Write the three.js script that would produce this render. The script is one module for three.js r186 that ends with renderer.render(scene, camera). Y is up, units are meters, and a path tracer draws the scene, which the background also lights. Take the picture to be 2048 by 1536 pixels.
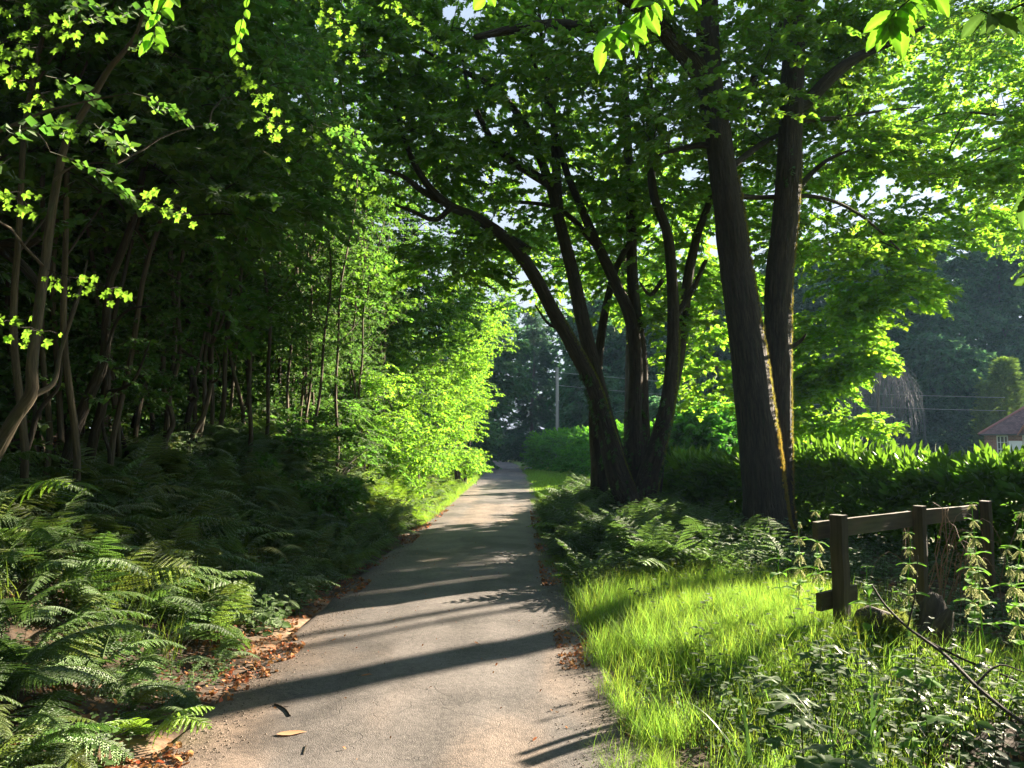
import * as THREE from 'three';
import { mergeGeometries } from 'three/addons/utils/BufferGeometryUtils.js';

// ------------------------------------------------------------------ camera, sky, sun, exposure
const V = (x, y, z) => new THREE.Vector3(x, y, z);
const scene = new THREE.Scene();
const EYE = 1.65, F = 1540, PITCH = Math.atan(122 / 1540);
const camera = new THREE.PerspectiveCamera(2 * Math.atan(768 / F) * 180 / Math.PI, 4 / 3, 0.05, 900);
camera.position.set(0, EYE, 0);
camera.rotation.x = PITCH;
scene.add(camera);
const renderer = new THREE.WebGLRenderer({ antialias: true });
renderer.toneMapping = THREE.LinearToneMapping;
renderer.toneMappingExposure = 7.8;
renderer.shadowMap.enabled = true;
const SUN_AZ = 52 * Math.PI / 180, SUN_EL = 19.5 * Math.PI / 180;
const sunDir = V(Math.sin(SUN_AZ) * Math.cos(SUN_EL), Math.sin(SUN_EL), -Math.cos(SUN_AZ) * Math.cos(SUN_EL));
{ // hazy, nearly cloudless evening sky: pale at the horizon and round the sun, light blue overhead
  const W = 512, H = 256, px = new Float32Array(W * H * 4), at = V();
  for (let j = 0; j < H; j++) for (let i = 0; i < W; i++) {
    const el = ((j + 0.5) / H - 0.5) * Math.PI, az = ((i + 0.5) / W - 0.5) * 2 * Math.PI, k = (j * W + i) * 4;
    at.set(Math.cos(el) * Math.cos(az), Math.sin(el), Math.cos(el) * Math.sin(az));
    const low = Math.exp(-Math.max(0, el) * 2.3), near = 1 + 1.1 * Math.exp(-Math.pow(at.angleTo(sunDir) / 0.55, 1.3)), c = [[0.052, 0.112], [0.072, 0.118], [0.105, 0.128]];
    c.forEach(([z, h], n) => { px[k + n] = (z + (h - z) * low) * near * (el < 0 ? 0.5 : 1); }); px[k + 3] = 1;
  }
  const t = new THREE.DataTexture(px, W, H, THREE.RGBAFormat, THREE.FloatType); t.mapping = THREE.EquirectangularReflectionMapping; t.magFilter = THREE.LinearFilter; t.needsUpdate = true;
  scene.background = t; scene.environment = t;
}
const sun = new THREE.DirectionalLight(new THREE.Color(1.0, 0.85, 0.66), 5.0);
sun.position.copy(sunDir).multiplyScalar(120);
sun.castShadow = true;
sun.shadow.camera.left = -70; sun.shadow.camera.right = 70; sun.shadow.camera.top = 50; sun.shadow.camera.bottom = -50;
sun.shadow.camera.far = 320; sun.shadow.mapSize.set(4096, 4096);
sun.shadow.radius = 1.0;
scene.add(sun); scene.add(sun.target);
scene.fog = new THREE.FogExp2(0xa8d4ff, 0.0003);

// ------------------------------------------------------------------ helpers
function rng(seed) {
  let a = seed >>> 0;
  const f = () => { a = (a + 0x6D2B79F5) >>> 0; let t = a; t = Math.imul(t ^ (t >>> 15), t | 1); t ^= t + Math.imul(t ^ (t >>> 7), t | 61); return ((t ^ (t >>> 14)) >>> 0) / 4294967296; };
  f.r = (lo, hi) => lo + (hi - lo) * f();
  f.g = () => (f() + f() + f() - 1.5) / 0.7;
  f.i = (n) => Math.floor(f() * n);
  return f;
}
const clamp = (x, a, b) => Math.min(b, Math.max(a, x)), lerp = (a, b, t) => a + (b - a) * t;
const smooth = (a, b, x) => { const t = clamp((x - a) / (b - a), 0, 1); return t * t * (3 - 2 * t); };
function hash(x, y, z) { let h = (x * 374761393 + y * 668265263 + z * 2147483647 + 974634777) | 0; h = Math.imul(h ^ (h >>> 13), 1274126177); h ^= h >>> 16; h = Math.imul(h, 2246822519); return ((h ^ (h >>> 13)) >>> 0) / 4294967296; }
function noise3(x, y, z) {
  const ix = Math.floor(x), iy = Math.floor(y), iz = Math.floor(z), s = (t) => t * t * (3 - 2 * t), fx = s(x - ix), fy = s(y - iy), fz = s(z - iz);
  const l = (k, j) => lerp(hash(ix, iy + j, iz + k), hash(ix + 1, iy + j, iz + k), fx);
  return lerp(lerp(l(0, 0), l(0, 1), fy), lerp(l(1, 0), l(1, 1), fy), fz);
}
const fbm = (x, y, z = 0, o = 4) => { let s = 0, a = 0.5, n = 0; for (let k = 0; k < o; k++) { s += a * noise3(x, y, z + k * 17.3); n += a; a *= 0.5; x *= 2.03; y *= 2.03; z *= 2.03; } return s / n; };
// tileable noise on a torus of period p
function tnoise(x, y, p, q, seed) {
  const ix = Math.floor(x), iy = Math.floor(y), s = (t) => t * t * (3 - 2 * t), fx = s(x - ix), fy = s(y - iy), m = (a, n) => ((a % n) + n) % n;
  const h = (i, j) => hash(m(i, p), m(j, q), seed);
  return lerp(lerp(h(ix, iy), h(ix + 1, iy), fx), lerp(h(ix, iy + 1), h(ix + 1, iy + 1), fx), fy);
}
function tfbm(u, v, p, q, seed, o = 4) { let s = 0, a = 0.5, n = 0; for (let k = 0; k < o; k++) { s += a * tnoise(u * p, v * q, p, q, seed + k); n += a; a *= 0.5; p *= 2; q *= 2; } return s / n; }
// pixel of the 2048 x 1536 photograph at a depth in metres -> point in the place
function P(px, py, d) {
  const x = (px - 1024) / F, y = (768 - py) / F, c = Math.cos(PITCH), s = Math.sin(PITCH), wy = y * c + s, wz = y * s - c, k = d / -wz;
  return V(x * k, EYE + wy * k, -d);
}
const counts = {};
function numbered(name) { const n = counts[name] = (counts[name] ?? -1) + 1; return n ? name + '_' + String(n).padStart(3, '0') : name; }
function tag(o, label, category, group, kind) { if (label) o.userData.label = label; if (category) o.userData.category = category; if (group) o.userData.group = group; if (kind) o.userData.kind = kind; return o; }
function thing(name, label, category, at, group) { const o = new THREE.Group(); o.name = numbered(name); o.position.copy(at); scene.add(o); return tag(o, label, category, group); }
function shadows(m) { m.castShadow = true; m.receiveShadow = true; return m; }
function part(name, geo, mat, parent, world = true) { const m = shadows(new THREE.Mesh(geo, mat)); m.name = name; if (parent) { if (world) m.position.copy(parent.position).negate(); parent.add(m); } else { m.name = numbered(name); scene.add(m); } return m; }

// ------------------------------------------------------------------ geometry builder
const LEAF = {
  simple: { v: [[0, 0, 0], [0.42, 0.5, 0.06], [0.42, -0.5, 0.06], [1, 0, -0.1], [0.45, 0, -0.02]], t: [0, 4, 1, 0, 2, 4, 1, 4, 3, 4, 2, 3] },
  ovate: { v: [[0, 0, 0], [0.18, 0.36, 0.05], [0.18, -0.36, 0.05], [0.45, 0.5, 0.06], [0.45, -0.5, 0.06], [0.76, 0.31, 0], [0.76, -0.31, 0], [1, 0, -0.14], [0.2, 0, 0], [0.46, 0, -0.01], [0.76, 0, -0.05]], t: [0, 8, 1, 0, 2, 8, 1, 8, 9, 1, 9, 3, 2, 9, 8, 2, 4, 9, 3, 9, 10, 3, 10, 5, 4, 10, 9, 4, 6, 10, 5, 10, 7, 6, 7, 10] },
  maple: { v: [[0, 0, 0], [0.02, 0.34, 0.02], [0.22, 0.3, 0.04], [0.42, 0.62, -0.03], [0.52, 0.24, 0.04], [0.74, 0.3, 0], [1, 0, -0.1], [0.74, -0.3, 0], [0.52, -0.24, 0.04], [0.42, -0.62, -0.03], [0.22, -0.3, 0.04], [0.02, -0.34, 0.02], [0.4, 0, -0.01]], t: [12, 1, 0, 12, 2, 1, 12, 3, 2, 12, 4, 3, 12, 5, 4, 12, 6, 5, 12, 7, 6, 12, 8, 7, 12, 9, 8, 12, 10, 9, 12, 11, 10, 12, 0, 11] },
  laurel: { v: [[0, 0, 0], [0.2, 0.4, 0.07], [0.2, -0.4, 0.07], [0.5, 0.5, 0.07], [0.5, -0.5, 0.07], [0.8, 0.3, -0.02], [0.8, -0.3, -0.02], [1, 0, -0.12], [0.2, 0, 0.02], [0.5, 0, 0.02], [0.8, 0, -0.05]], t: [0, 8, 1, 0, 2, 8, 1, 8, 9, 1, 9, 3, 2, 9, 8, 2, 4, 9, 3, 9, 10, 3, 10, 5, 4, 10, 9, 4, 6, 10, 5, 10, 7, 6, 7, 10] },
};
const _t = V(), _n = V(), _b = V(), _q = V();
class GB {
  constructor() { this.p = []; this.c = []; this.i = []; this.u = []; }
  get n() { return this.p.length / 3; }
  v(x, y, z, c, u = 0, w = 0) { this.p.push(x, y, z); this.c.push(c[0], c[1], c[2]); this.u.push(u, w); }
  tri(a, b, c) { this.i.push(a, b, c); }
  leaf(o, dir, nrm, len, wid, kind, col) {
    const L = LEAF[kind], at = this.n;
    _t.copy(dir).normalize(); _b.crossVectors(nrm, _t).normalize(); _n.crossVectors(_t, _b);
    for (const [a, s, h] of L.v) this.v(o.x + _t.x * a * len + _b.x * s * wid + _n.x * h * len, o.y + _t.y * a * len + _b.y * s * wid + _n.y * h * len, o.z + _t.z * a * len + _b.z * s * wid + _n.z * h * len, col, a, s + 0.5);
    for (const k of L.t) this.i.push(at + k);
  }
  blade(o, dir, side, len, wid, bend, col, seg = 3) {
    const at = this.n, p = o.clone(), d = dir.clone().normalize(), out = V(d.x, 0, d.z);
    if (out.lengthSq() < 1e-6) out.set(1, 0, 0); out.normalize();
    for (let k = 0; k <= seg; k++) {
      const w = wid * (1 - k / seg) * 0.5;
      if (k === seg) this.v(p.x, p.y, p.z, col); else { this.v(p.x - side.x * w, p.y, p.z - side.z * w, col); this.v(p.x + side.x * w, p.y, p.z + side.z * w, col); }
      p.addScaledVector(d, len / seg); d.addScaledVector(out, bend / seg); d.y -= bend * 0.8 / seg; d.normalize();
    }
    for (let k = 0; k < seg - 1; k++) { const a = at + k * 2; this.i.push(a, a + 1, a + 2, a + 1, a + 3, a + 2); }
    const a = at + (seg - 1) * 2; this.i.push(a, a + 1, a + 2);
  }
  tube(pts, rad, sides = 6, opt = {}) {
    const { col = [1, 1, 1], rough = 0, ridge = 0, seed = 1, cap = true, vscale = 1, flat = 1 } = opt, at = this.n, N = pts.length;
    let side = V(), tan = V(), up = V();
    tan.subVectors(pts[1], pts[0]).normalize();
    side.set(1, 0, 0).addScaledVector(tan, -tan.x).normalize(); if (side.lengthSq() < 0.1) side.set(0, 0, 1);
    let len = 0;
    for (let k = 0; k < N; k++) {
      if (k) len += pts[k].distanceTo(pts[k - 1]);
      tan.subVectors(pts[Math.min(k + 1, N - 1)], pts[Math.max(k - 1, 0)]).normalize();
      side.addScaledVector(tan, -side.dot(tan)).normalize(); up.crossVectors(tan, side);
      for (let j = 0; j <= sides; j++) {
        const a = j / sides * Math.PI * 2, ca = Math.cos(a), sa = Math.sin(a);
        let r = rad[k];
        if (rough) r *= 1 + rough * (fbm(ca * 1.6 + seed * 7, sa * 1.6, len * 1.1, 3) - 0.5) * 2;
        if (ridge) r *= 1 + ridge * (noise3(ca * 5.5 + seed, sa * 5.5, len * 1.5) + 0.6 * noise3(ca * 11, sa * 11 + seed, len * 3) - 0.8);
        _q.copy(pts[k]).addScaledVector(side, ca * r).addScaledVector(up, sa * r * flat);
        this.v(_q.x, _q.y, _q.z, typeof col === 'function' ? col(k / (N - 1), a) : col, j / sides * Math.max(1, Math.round(rad[0] * 2 * Math.PI / 0.5)) , len * vscale);
      }
    }
    for (let k = 0; k < N - 1; k++) for (let j = 0; j < sides; j++) { const a = at + k * (sides + 1) + j, b = a + sides + 1; this.i.push(a, a + 1, b, a + 1, b + 1, b); }
    if (cap) for (const [k, s] of [[0, -1], [N - 1, 1]]) { const c = this.n; this.v(pts[k].x, pts[k].y, pts[k].z, typeof col === 'function' ? col(k / (N - 1), 0) : col, 0.5, len); for (let j = 0; j < sides; j++) { const a = at + k * (sides + 1) + j; if (s > 0) this.i.push(a, a + 1, c); else this.i.push(a + 1, a, c); } }
  }
  geo(flat = false) {
    const g = new THREE.BufferGeometry();
    g.setAttribute('position', new THREE.BufferAttribute(new Float32Array(this.p), 3));
    g.setAttribute('color', new THREE.BufferAttribute(new Float32Array(this.c), 3));
    g.setAttribute('uv', new THREE.BufferAttribute(new Float32Array(this.u), 2));
    g.setIndex(this.i); if (flat) { const f = g.toNonIndexed(); f.computeVertexNormals(); return f; }
    g.computeVertexNormals(); return g;
  }
}
function curve(pts, rads, n) { // smooth a polyline with radii
  const c = new THREE.CatmullRomCurve3(pts, false, 'centripetal'), out = [], r = [];
  for (let k = 0; k <= n; k++) { const t = k / n; out.push(c.getPoint(t)); const s = t * (rads.length - 1), i = Math.min(Math.floor(s), rads.length - 2); r.push(lerp(rads[i], rads[i + 1], s - i)); }
  return [out, r];
}

// ------------------------------------------------------------------ textures
function dataTex(w, h, f, srgb, rep) {
  const d = new Uint8Array(w * h * 4);
  for (let y = 0; y < h; y++) for (let x = 0; x < w; x++) { const c = f(x / w, y / h, x, y), k = (y * w + x) * 4; for (let j = 0; j < 3; j++) { let v = clamp(Array.isArray(c) ? c[j] : c, 0, 1); if (srgb) v = v <= 0.0031308 ? v * 12.92 : 1.055 * Math.pow(v, 1 / 2.4) - 0.055; d[k + j] = Math.round(v * 255); } d[k + 3] = 255; }
  const t = new THREE.DataTexture(d, w, h); t.wrapS = t.wrapT = THREE.RepeatWrapping; t.magFilter = THREE.LinearFilter; t.minFilter = THREE.LinearMipmapLinearFilter; t.generateMipmaps = true;
  if (srgb) t.colorSpace = THREE.SRGBColorSpace; if (rep) t.repeat.set(rep, rep); t.needsUpdate = true; return t;
}
// asphalt: stones of 4-9 mm in a dark binder, on a tile 1.5 m wide
const ASZ = 1536, stones = new Float32Array(ASZ * ASZ), stoneH = new Float32Array(ASZ * ASZ);
{
  const r = rng(5);
  for (let k = 0; k < 208000; k++) {
    const x = r.i(ASZ), y = r.i(ASZ), R = r.r(0.8, 2.1), c = r() < 0.12 ? r.r(0.75, 1) : r.r(0.15, 0.6), e = r.r(0.7, 1.3);
    for (let j = -3; j <= 3; j++) for (let i = -3; i <= 3; i++) { const q = (i * i * e + j * j / e) / (R * R); if (q > 1) continue; const at = ((y + j + ASZ) % ASZ) * ASZ + (x + i + ASZ) % ASZ; stones[at] = c; stoneH[at] = Math.max(stoneH[at], 0.35 + 0.6 * (1 - q)); }
  }
}
const cracks = new Float32Array(ASZ * ASZ);
{ // hairline cracks and a few crumbled spots
  const r = rng(15);
  for (let k = 0; k < 9; k++) { let x = r() * ASZ, y = r() * ASZ, a = k % 3 ? 1.57 + r.g() * 0.5 : r.g() * 0.5; const n = 200 + r.i(420); for (let i = 0; i < n; i++) { a += r.g() * 0.22; x += Math.cos(a) * 1.2; y += Math.sin(a) * 1.2; const w = r() < 0.12 ? 3 : 1.6; for (let dy = -3; dy <= 3; dy++) for (let dx = -3; dx <= 3; dx++) if (dx * dx + dy * dy < w * w) cracks[((Math.round(y) + dy + 2 * ASZ) % ASZ) * ASZ + (Math.round(x) + dx + 2 * ASZ) % ASZ] = 1; } }
}
const asphaltMap = dataTex(ASZ, ASZ, (u, v, x, y) => { const at = y * ASZ + x, s = stones[at], m = tfbm(u, v, 6, 6, 3, 4), g = tfbm(u, v, 72, 72, 13, 2), k = (0.42 + 0.75 * s + 0.55 * (m - 0.5) + 0.3 * (g - 0.5)) * (cracks[at] ? 0.45 : 1); return [k * 0.8, k * 0.775, k * 0.755]; }, true);
const asphaltBump = dataTex(ASZ, ASZ, (u, v, x, y) => (stoneH[y * ASZ + x] * 0.45 + tfbm(u, v, 72, 72, 13, 2) * 0.5) * (cracks[y * ASZ + x] ? 0.2 : 1), false);
const barkH = (u, v) => { const w = tfbm(u, v, 5, 6, 21, 3) * 0.16, a = tfbm(u + w, v, 14, 3, 22, 4), b = 1 - Math.abs(2 * a - 1); return clamp(Math.pow(b, 1.6) * 0.85 + 0.25 * tfbm(u, v, 30, 40, 23, 2) - 0.05, 0, 1); };
const barkMap = dataTex(384, 512, (u, v) => { const h = barkH(u, v), l = tfbm(u, v, 6, 8, 31, 4), k = 0.35 + 0.55 * (1 - h) + 0.5 * (l - 0.5); const g = smooth(0.5, 0.75, tfbm(u, v, 5, 4, 44, 4)); return [k * lerp(0.78, 0.62, g), k * lerp(0.68, 0.70, g), k * lerp(0.56, 0.42, g)]; }, true);
const barkBump = dataTex(384, 512, (u, v) => 1 - barkH(u, v), false);
const soilMap = dataTex(512, 512, (u, v) => { const a = tfbm(u, v, 10, 10, 51, 5), b = tfbm(u, v, 50, 50, 52, 3), c = tfbm(u, v, 24, 24, 53, 2); const k = 0.25 + 0.9 * a * (0.5 + b); return c > 0.66 ? [k * 1.1, k * 0.8, k * 0.55] : [k * 0.9, k * 0.78, k * 0.66]; }, true);
const soilBump = dataTex(512, 512, (u, v) => tfbm(u, v, 16, 16, 51, 5), false);
const plankMap = dataTex(256, 512, (u, v) => { const g = tfbm(u + 0.03 * tfbm(u, v, 3, 2, 61, 2), v, 34, 3, 62, 4), s = tfbm(u, v, 4, 5, 63, 4); const k = 0.35 + 0.6 * g + 0.5 * (s - 0.5); return [k * 0.85, k * 0.74, k * 0.58]; }, true);
const plankBump = dataTex(256, 512, (u, v) => tfbm(u, v, 34, 3, 62, 4), false);

// ------------------------------------------------------------------ materials
const M = {};
const leafM = (r, g, b, tr = 0.5, coat = 0.15, cr = 0.45) => new THREE.MeshPhysicalMaterial({ color: new THREE.Color().setRGB(r, g, b), vertexColors: true, roughness: 1, transmission: tr, thickness: 0, ior: 1.35, specularIntensity: 0.45, ...(coat ? { clearcoat: coat, clearcoatRoughness: cr } : {}), side: THREE.DoubleSide });
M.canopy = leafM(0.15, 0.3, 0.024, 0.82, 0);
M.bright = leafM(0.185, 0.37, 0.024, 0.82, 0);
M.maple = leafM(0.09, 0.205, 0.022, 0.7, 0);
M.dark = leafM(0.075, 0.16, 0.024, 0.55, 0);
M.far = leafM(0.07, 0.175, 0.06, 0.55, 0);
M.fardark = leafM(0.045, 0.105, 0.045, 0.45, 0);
M.conifer = leafM(0.13, 0.24, 0.045, 0.4, 0);
M.laurel = leafM(0.09, 0.21, 0.018, 0.52, 0.8, 0.22);
M.privet = leafM(0.075, 0.25, 0.02, 0.5, 0);
M.fern = leafM(0.1, 0.2, 0.035, 0.5, 0.3, 0.5);
M.bracken = leafM(0.19, 0.36, 0.028, 0.6, 0);
M.grass = leafM(0.21, 0.36, 0.04, 0.62, 0);
M.herb = leafM(0.05, 0.11, 0.022, 0.42, 0.4, 0.38);
M.nettle = leafM(0.12, 0.28, 0.03, 0.55, 0);
M.tassel = leafM(0.5, 0.52, 0.28, 0.45, 0);
M.chestnut = leafM(0.12, 0.3, 0.016, 0.66, 0.2, 0.4);
M.deadleaf = leafM(0.26, 0.13, 0.06, 0.25, 0);
M.moss = leafM(0.2, 0.19, 0.05, 0.45, 0);
const barkM = (r, g, b, bump = 0.018) => new THREE.MeshStandardMaterial({ color: new THREE.Color().setRGB(r, g, b), vertexColors: true, roughness: 0.92, map: barkMap, bumpMap: barkBump, bumpScale: bump });
M.bark = barkM(0.11, 0.094, 0.074, 0.045);
M.barkPale = barkM(0.19, 0.17, 0.125, 0.004);
M.barkDark = barkM(0.09, 0.078, 0.06, 0.012);
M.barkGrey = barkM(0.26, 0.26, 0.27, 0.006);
M.wood = new THREE.MeshStandardMaterial({ color: new THREE.Color().setRGB(0.125, 0.108, 0.078), vertexColors: true, roughness: 0.88, map: plankMap, bumpMap: plankBump, bumpScale: 0.003 });
M.soil = new THREE.MeshStandardMaterial({ vertexColors: true, roughness: 0.97, map: soilMap, bumpMap: soilBump, bumpScale: 0.02 });
M.asphalt = new THREE.MeshPhysicalMaterial({ vertexColors: true, roughness: 0.74, map: asphaltMap, bumpMap: asphaltBump, bumpScale: 0.003 });
M.plain = (r, g, b, ro = 0.8, me = 0) => new THREE.MeshStandardMaterial({ color: new THREE.Color().setRGB(r, g, b), roughness: ro, metalness: me });

// ------------------------------------------------------------------ the lie of the land
const ROAD = [[-30, -0.62], [0, -0.62], [4, -0.6], [7, -0.62], [10, -0.62], [15, -0.58], [23, -0.48], [36, -0.4], [50, -0.42], [62, -0.75], [72, -1.3], [82, -2.4], [92, -4.6], [102, -8.5], [110, -14], [116, -21], [120, -30]];
function roadX(d) { for (let k = 1; k < ROAD.length; k++) if (d <= ROAD[k][0] || k === ROAD.length - 1) { const [a, xa] = ROAD[k - 1], [b, xb] = ROAD[k], t = clamp((d - a) / (b - a), 0, 1); return lerp(xa, xb, t * t * (3 - 2 * t) * 0.3 + t * 0.7); } }
const HALF = 1.2;
function ground(x, z) {
  const d = -z, u = x - roadX(d), far = Math.min(1, Math.max(0, d > 100 ? 1 : 0));
  let h = 0;
  const bank = lerp(1.3, 1.75, smooth(8, 12, d)) * lerp(1, 0.25, smooth(17, 58, d));
  if (u < 0) { h += smooth(1.45, 4.05, -u) * bank + Math.max(0, -u - 4) * 0.05 * smooth(4, 12, -u); h = Math.min(h, 4); }
  else h += 0.05 * smooth(1.25, 2.2, u);
  const off = smooth(1.2, 2.1, Math.abs(u));
  h += off * ((fbm(x * 0.9, d * 0.9, 3, 4) - 0.5) * 0.22 + (fbm(x * 4, d * 4, 9, 3) - 0.5) * 0.06);
  h -= 0.05 * (1 - smooth(1.16, 1.42, Math.abs(u))) * (d < 100 ? 1 : 0);
  h += smooth(75, 170, d) * smooth(6, 60, x) * 14;
  return h;
}
{
  const axis = (list) => { const out = []; for (const [a, b, s] of list) for (let v = a; v < b - 1e-6; v += s) out.push(v); return out; };
  const xs = [...axis([[-320, -60, 26], [-60, -14, 3], [-14, -6, 0.5], [-6, 5, 0.09], [5, 10, 0.3], [10, 40, 3], [40, 320, 28]]), 320];
  const ds = [...axis([[-120, -10, 10], [-10, 1.5, 0.8], [1.5, 16, 0.11], [16, 40, 0.5], [40, 120, 2.5], [120, 420, 25]]), 420];
  const g = new GB();
  for (const d of ds) for (const x of xs) {
    const u = x - roadX(d), n = fbm(x * 1.7, d * 1.7, 5, 4), m = fbm(x * 0.35, d * 0.35, 2, 3);
    let c = [0.04, 0.029, 0.02];
    const grassy = (u > 1.3 && d > 22 ? smooth(22, 28, d) : 0) + (u > 6 ? smooth(6, 9, u) : 0);
    if (grassy > 0) { const k = clamp(grassy, 0, 1); c = [lerp(c[0], 0.08, k), lerp(c[1], 0.15, k), lerp(c[2], 0.028, k)]; }
    if (u < -1.3) { const k = smooth(0.45, 0.62, m) * 0.6; c = [lerp(c[0], 0.035, k), lerp(c[1], 0.045, k), lerp(c[2], 0.02, k)]; }
    const sand = 0.35 * smooth(1.75, 1.2, Math.abs(u)) * smooth(0.46, 0.62, n) * (d < 12 ? 1 : 0.4);
    c = [lerp(c[0], 0.34, sand), lerp(c[1], 0.245, sand), lerp(c[2], 0.17, sand)];
    const k = 0.75 + 0.5 * n;
    g.v(x, ground(x, -d), -d, c.map((v) => v * k * 2.1), x / 1.3, d / 1.3);
  }
  const nx = xs.length;
  for (let j = 0; j < ds.length - 1; j++) for (let i = 0; i < nx - 1; i++) { const a = j * nx + i; g.i.push(a, a + 1, a + nx, a + 1, a + nx + 1, a + nx); }
  tag(part('ground', g.geo(), M.soil), 'leaf-strewn earth of the bank, verge and garden', 'ground', null, 'structure');
}
function roadEdge(d, right) { return 1 + 0.05 * (fbm(d * 1.6, right ? 4 : 9, 1, 4) - 0.5) * 2; }
function roadY(x, d, u, s) { return 0.022 - 0.022 * s * s * s * s - 0.012 * Math.exp(-(((Math.abs(u) - 0.62) / 0.2) ** 2)) + 0.012 * (fbm(x * 0.8, d * 0.5, 7, 3) - 0.5); }
function onLane(p) { const d = -p.z, u = p.x - roadX(d); p.y = roadY(p.x, d, u, u / (HALF + 0.14) / roadEdge(d, u > 0)); return p; }
{ // road: a strip with a slight camber, ragged edges, sandy dirt washed onto its margins
  const g = new GB(), NX = 46; let rows = 0;
  for (let d = -14; d < 119; d += d < 1.5 ? 0.6 : d < 14 ? 0.08 : d < 40 ? 0.25 : 0.8) {
    const xc = roadX(d), t = (roadX(d + 0.5) - roadX(d - 0.5)), nl = 1 / Math.hypot(1, t), ex = nl, ez = t * nl;
    for (let i = 0; i <= NX; i++) {
      const s = i / NX * 2 - 1, edge = roadEdge(d, s > 0), u = s * (HALF + 0.14) * edge;
      const x = xc + u * ex, z = -d + u * ez;
            const y = roadY(x, d, u, s) - (Math.abs(s) > 0.96 ? 0.03 : 0);
      const n = fbm(x * 2.2, d * 1.3, 11, 5), big = fbm(x * 0.7, d * 0.35, 21, 4);
      let k = 0.118 * (0.8 + 0.42 * big), c = [k * 1.06, k * 0.96, k * 0.91];
      const left = smooth(-0.35, -1.0, s + (n - 0.5) * 1.0) * (d < 14 ? smooth(9, 4.2, d) * 0.85 + 0.25 : 0.25), right = smooth(0.6, 1.0, s + (n - 0.5) * 0.8) * 0.35;
      const worn = smooth(0.52, 0.66, fbm(x * 1.3 + 3, d * 0.35, 31, 5)) * 0.6, dirt = clamp(Math.max(left, worn), 0, 1);
      c = [lerp(c[0], 0.27, dirt * 0.8), lerp(c[1], 0.20, dirt * 0.8), lerp(c[2], 0.15, dirt * 0.8)];
      c = [lerp(c[0], 0.05, right), lerp(c[1], 0.042, right), lerp(c[2], 0.034, right)];
      const st = smooth(0.6, 0.72, fbm(x * 1.5 + 9, d * 1.1, 41, 5)) * 0.5; g.v(x, y, z, c.map((v) => v * 1.78 * (1 - st)), x / 2.2, d / 2.2);
    }
    rows++;
  }
  for (let j = 0; j < rows - 1; j++) for (let i = 0; i < NX; i++) { const a = j * (NX + 1) + i; g.i.push(a, a + 1, a + NX + 1, a + 1, a + NX + 2, a + NX + 1); }
  tag(part('road', g.geo(), M.asphalt), 'narrow worn asphalt lane running straight ahead and bending left', 'road', null, 'structure');
  // gravel drive turning off to the right in the distance, with a stone kerb
  const s = new GB(), pts = [];
  for (let k = 0; k <= 14; k++) { const t = k / 14; pts.push([lerp(0.3, 11, t), lerp(56.5, 60, t) + 0.8 * Math.sin(t * 3)]); }
  for (const [x, d] of pts) for (const o of [-1.3, 1.3]) s.v(x, ground(x, -d) + 0.06, -(d + o), [0.34, 0.31, 0.27], x, d + o);
  for (let k = 0; k < 14; k++) { const a = k * 2; s.i.push(a, a + 2, a + 1, a + 1, a + 2, a + 3); }
  tag(part('driveway', s.geo(), M.soil), 'pale gravel driveway turning off right beside the far hedge', 'driveway', null, 'structure');
  const kb = new GB(), kp = []; for (let k = 0; k <= 8; k++) { const t = k / 8; kp.push(V(lerp(0.85, 3.2, t * t), 0.08, -lerp(50.5, 55.4, t))); }
  kb.tube(kp, kp.map(() => 0.09), 5, { col: [0.8, 0.78, 0.72] });
  tag(part('kerb', kb.geo(), M.plain(0.4, 0.38, 0.34, 0.9)), 'pale stone kerb curving into the driveway', 'kerb', null, 'structure');
}

// ------------------------------------------------------------------ foliage sprays
const R0 = rng(77);
function spray({ n, L, len, wid, kind, droop = 0.3, flat = 0.35, seed = 1, twig = 0.004, hue = 0.12 }) { // a twig along +x with leaves on both sides
  const r = rng(seed), g = new GB(), pts = [];
  for (let k = 0; k <= 4; k++) { const t = k / 4; pts.push(V(L * t, -droop * L * t * t, 0.06 * L * Math.sin(t * 5 + seed))); }
  if (twig) g.tube(pts, [twig, twig * 0.8, twig * 0.65, twig * 0.5, twig * 0.3], 3, { col: [0.9, 0.45, 0.6], cap: false });
  const c = new THREE.CatmullRomCurve3(pts);
  for (let k = 0; k < n; k++) {
    const t = 0.12 + 0.88 * (k + r() * 0.5) / n, p = c.getPoint(Math.min(1, t)), sd = k % 2 ? 1 : -1, a = r.r(0.5, 1.15) * (1 - 0.55 * t), br = r.r(0.74, 1.25), h = r.g() * hue;
    const off = r.r(0, 0.3) * L * 0.5;
    const dir = V(Math.cos(a), r.g() * flat * 0.7 - 0.12, sd * Math.sin(a));
    p.addScaledVector(V(dir.x * 0.4, 0, dir.z), off * (1 - t));
    const nr = V(r.g() * flat, 1, r.g() * flat).normalize();
    const l = len * r.r(0.7, 1.2);
    g.leaf(p, dir, nr, l, wid / len * l, kind, [br * (1 + h), br, br * (1 - h)]);
  }
  return g.geo();
}
function variants(n, o) { return Array.from({ length: n }, (_, k) => spray({ ...o, seed: (o.seed || 1) * 31 + k * 7 + 1 })); }
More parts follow.
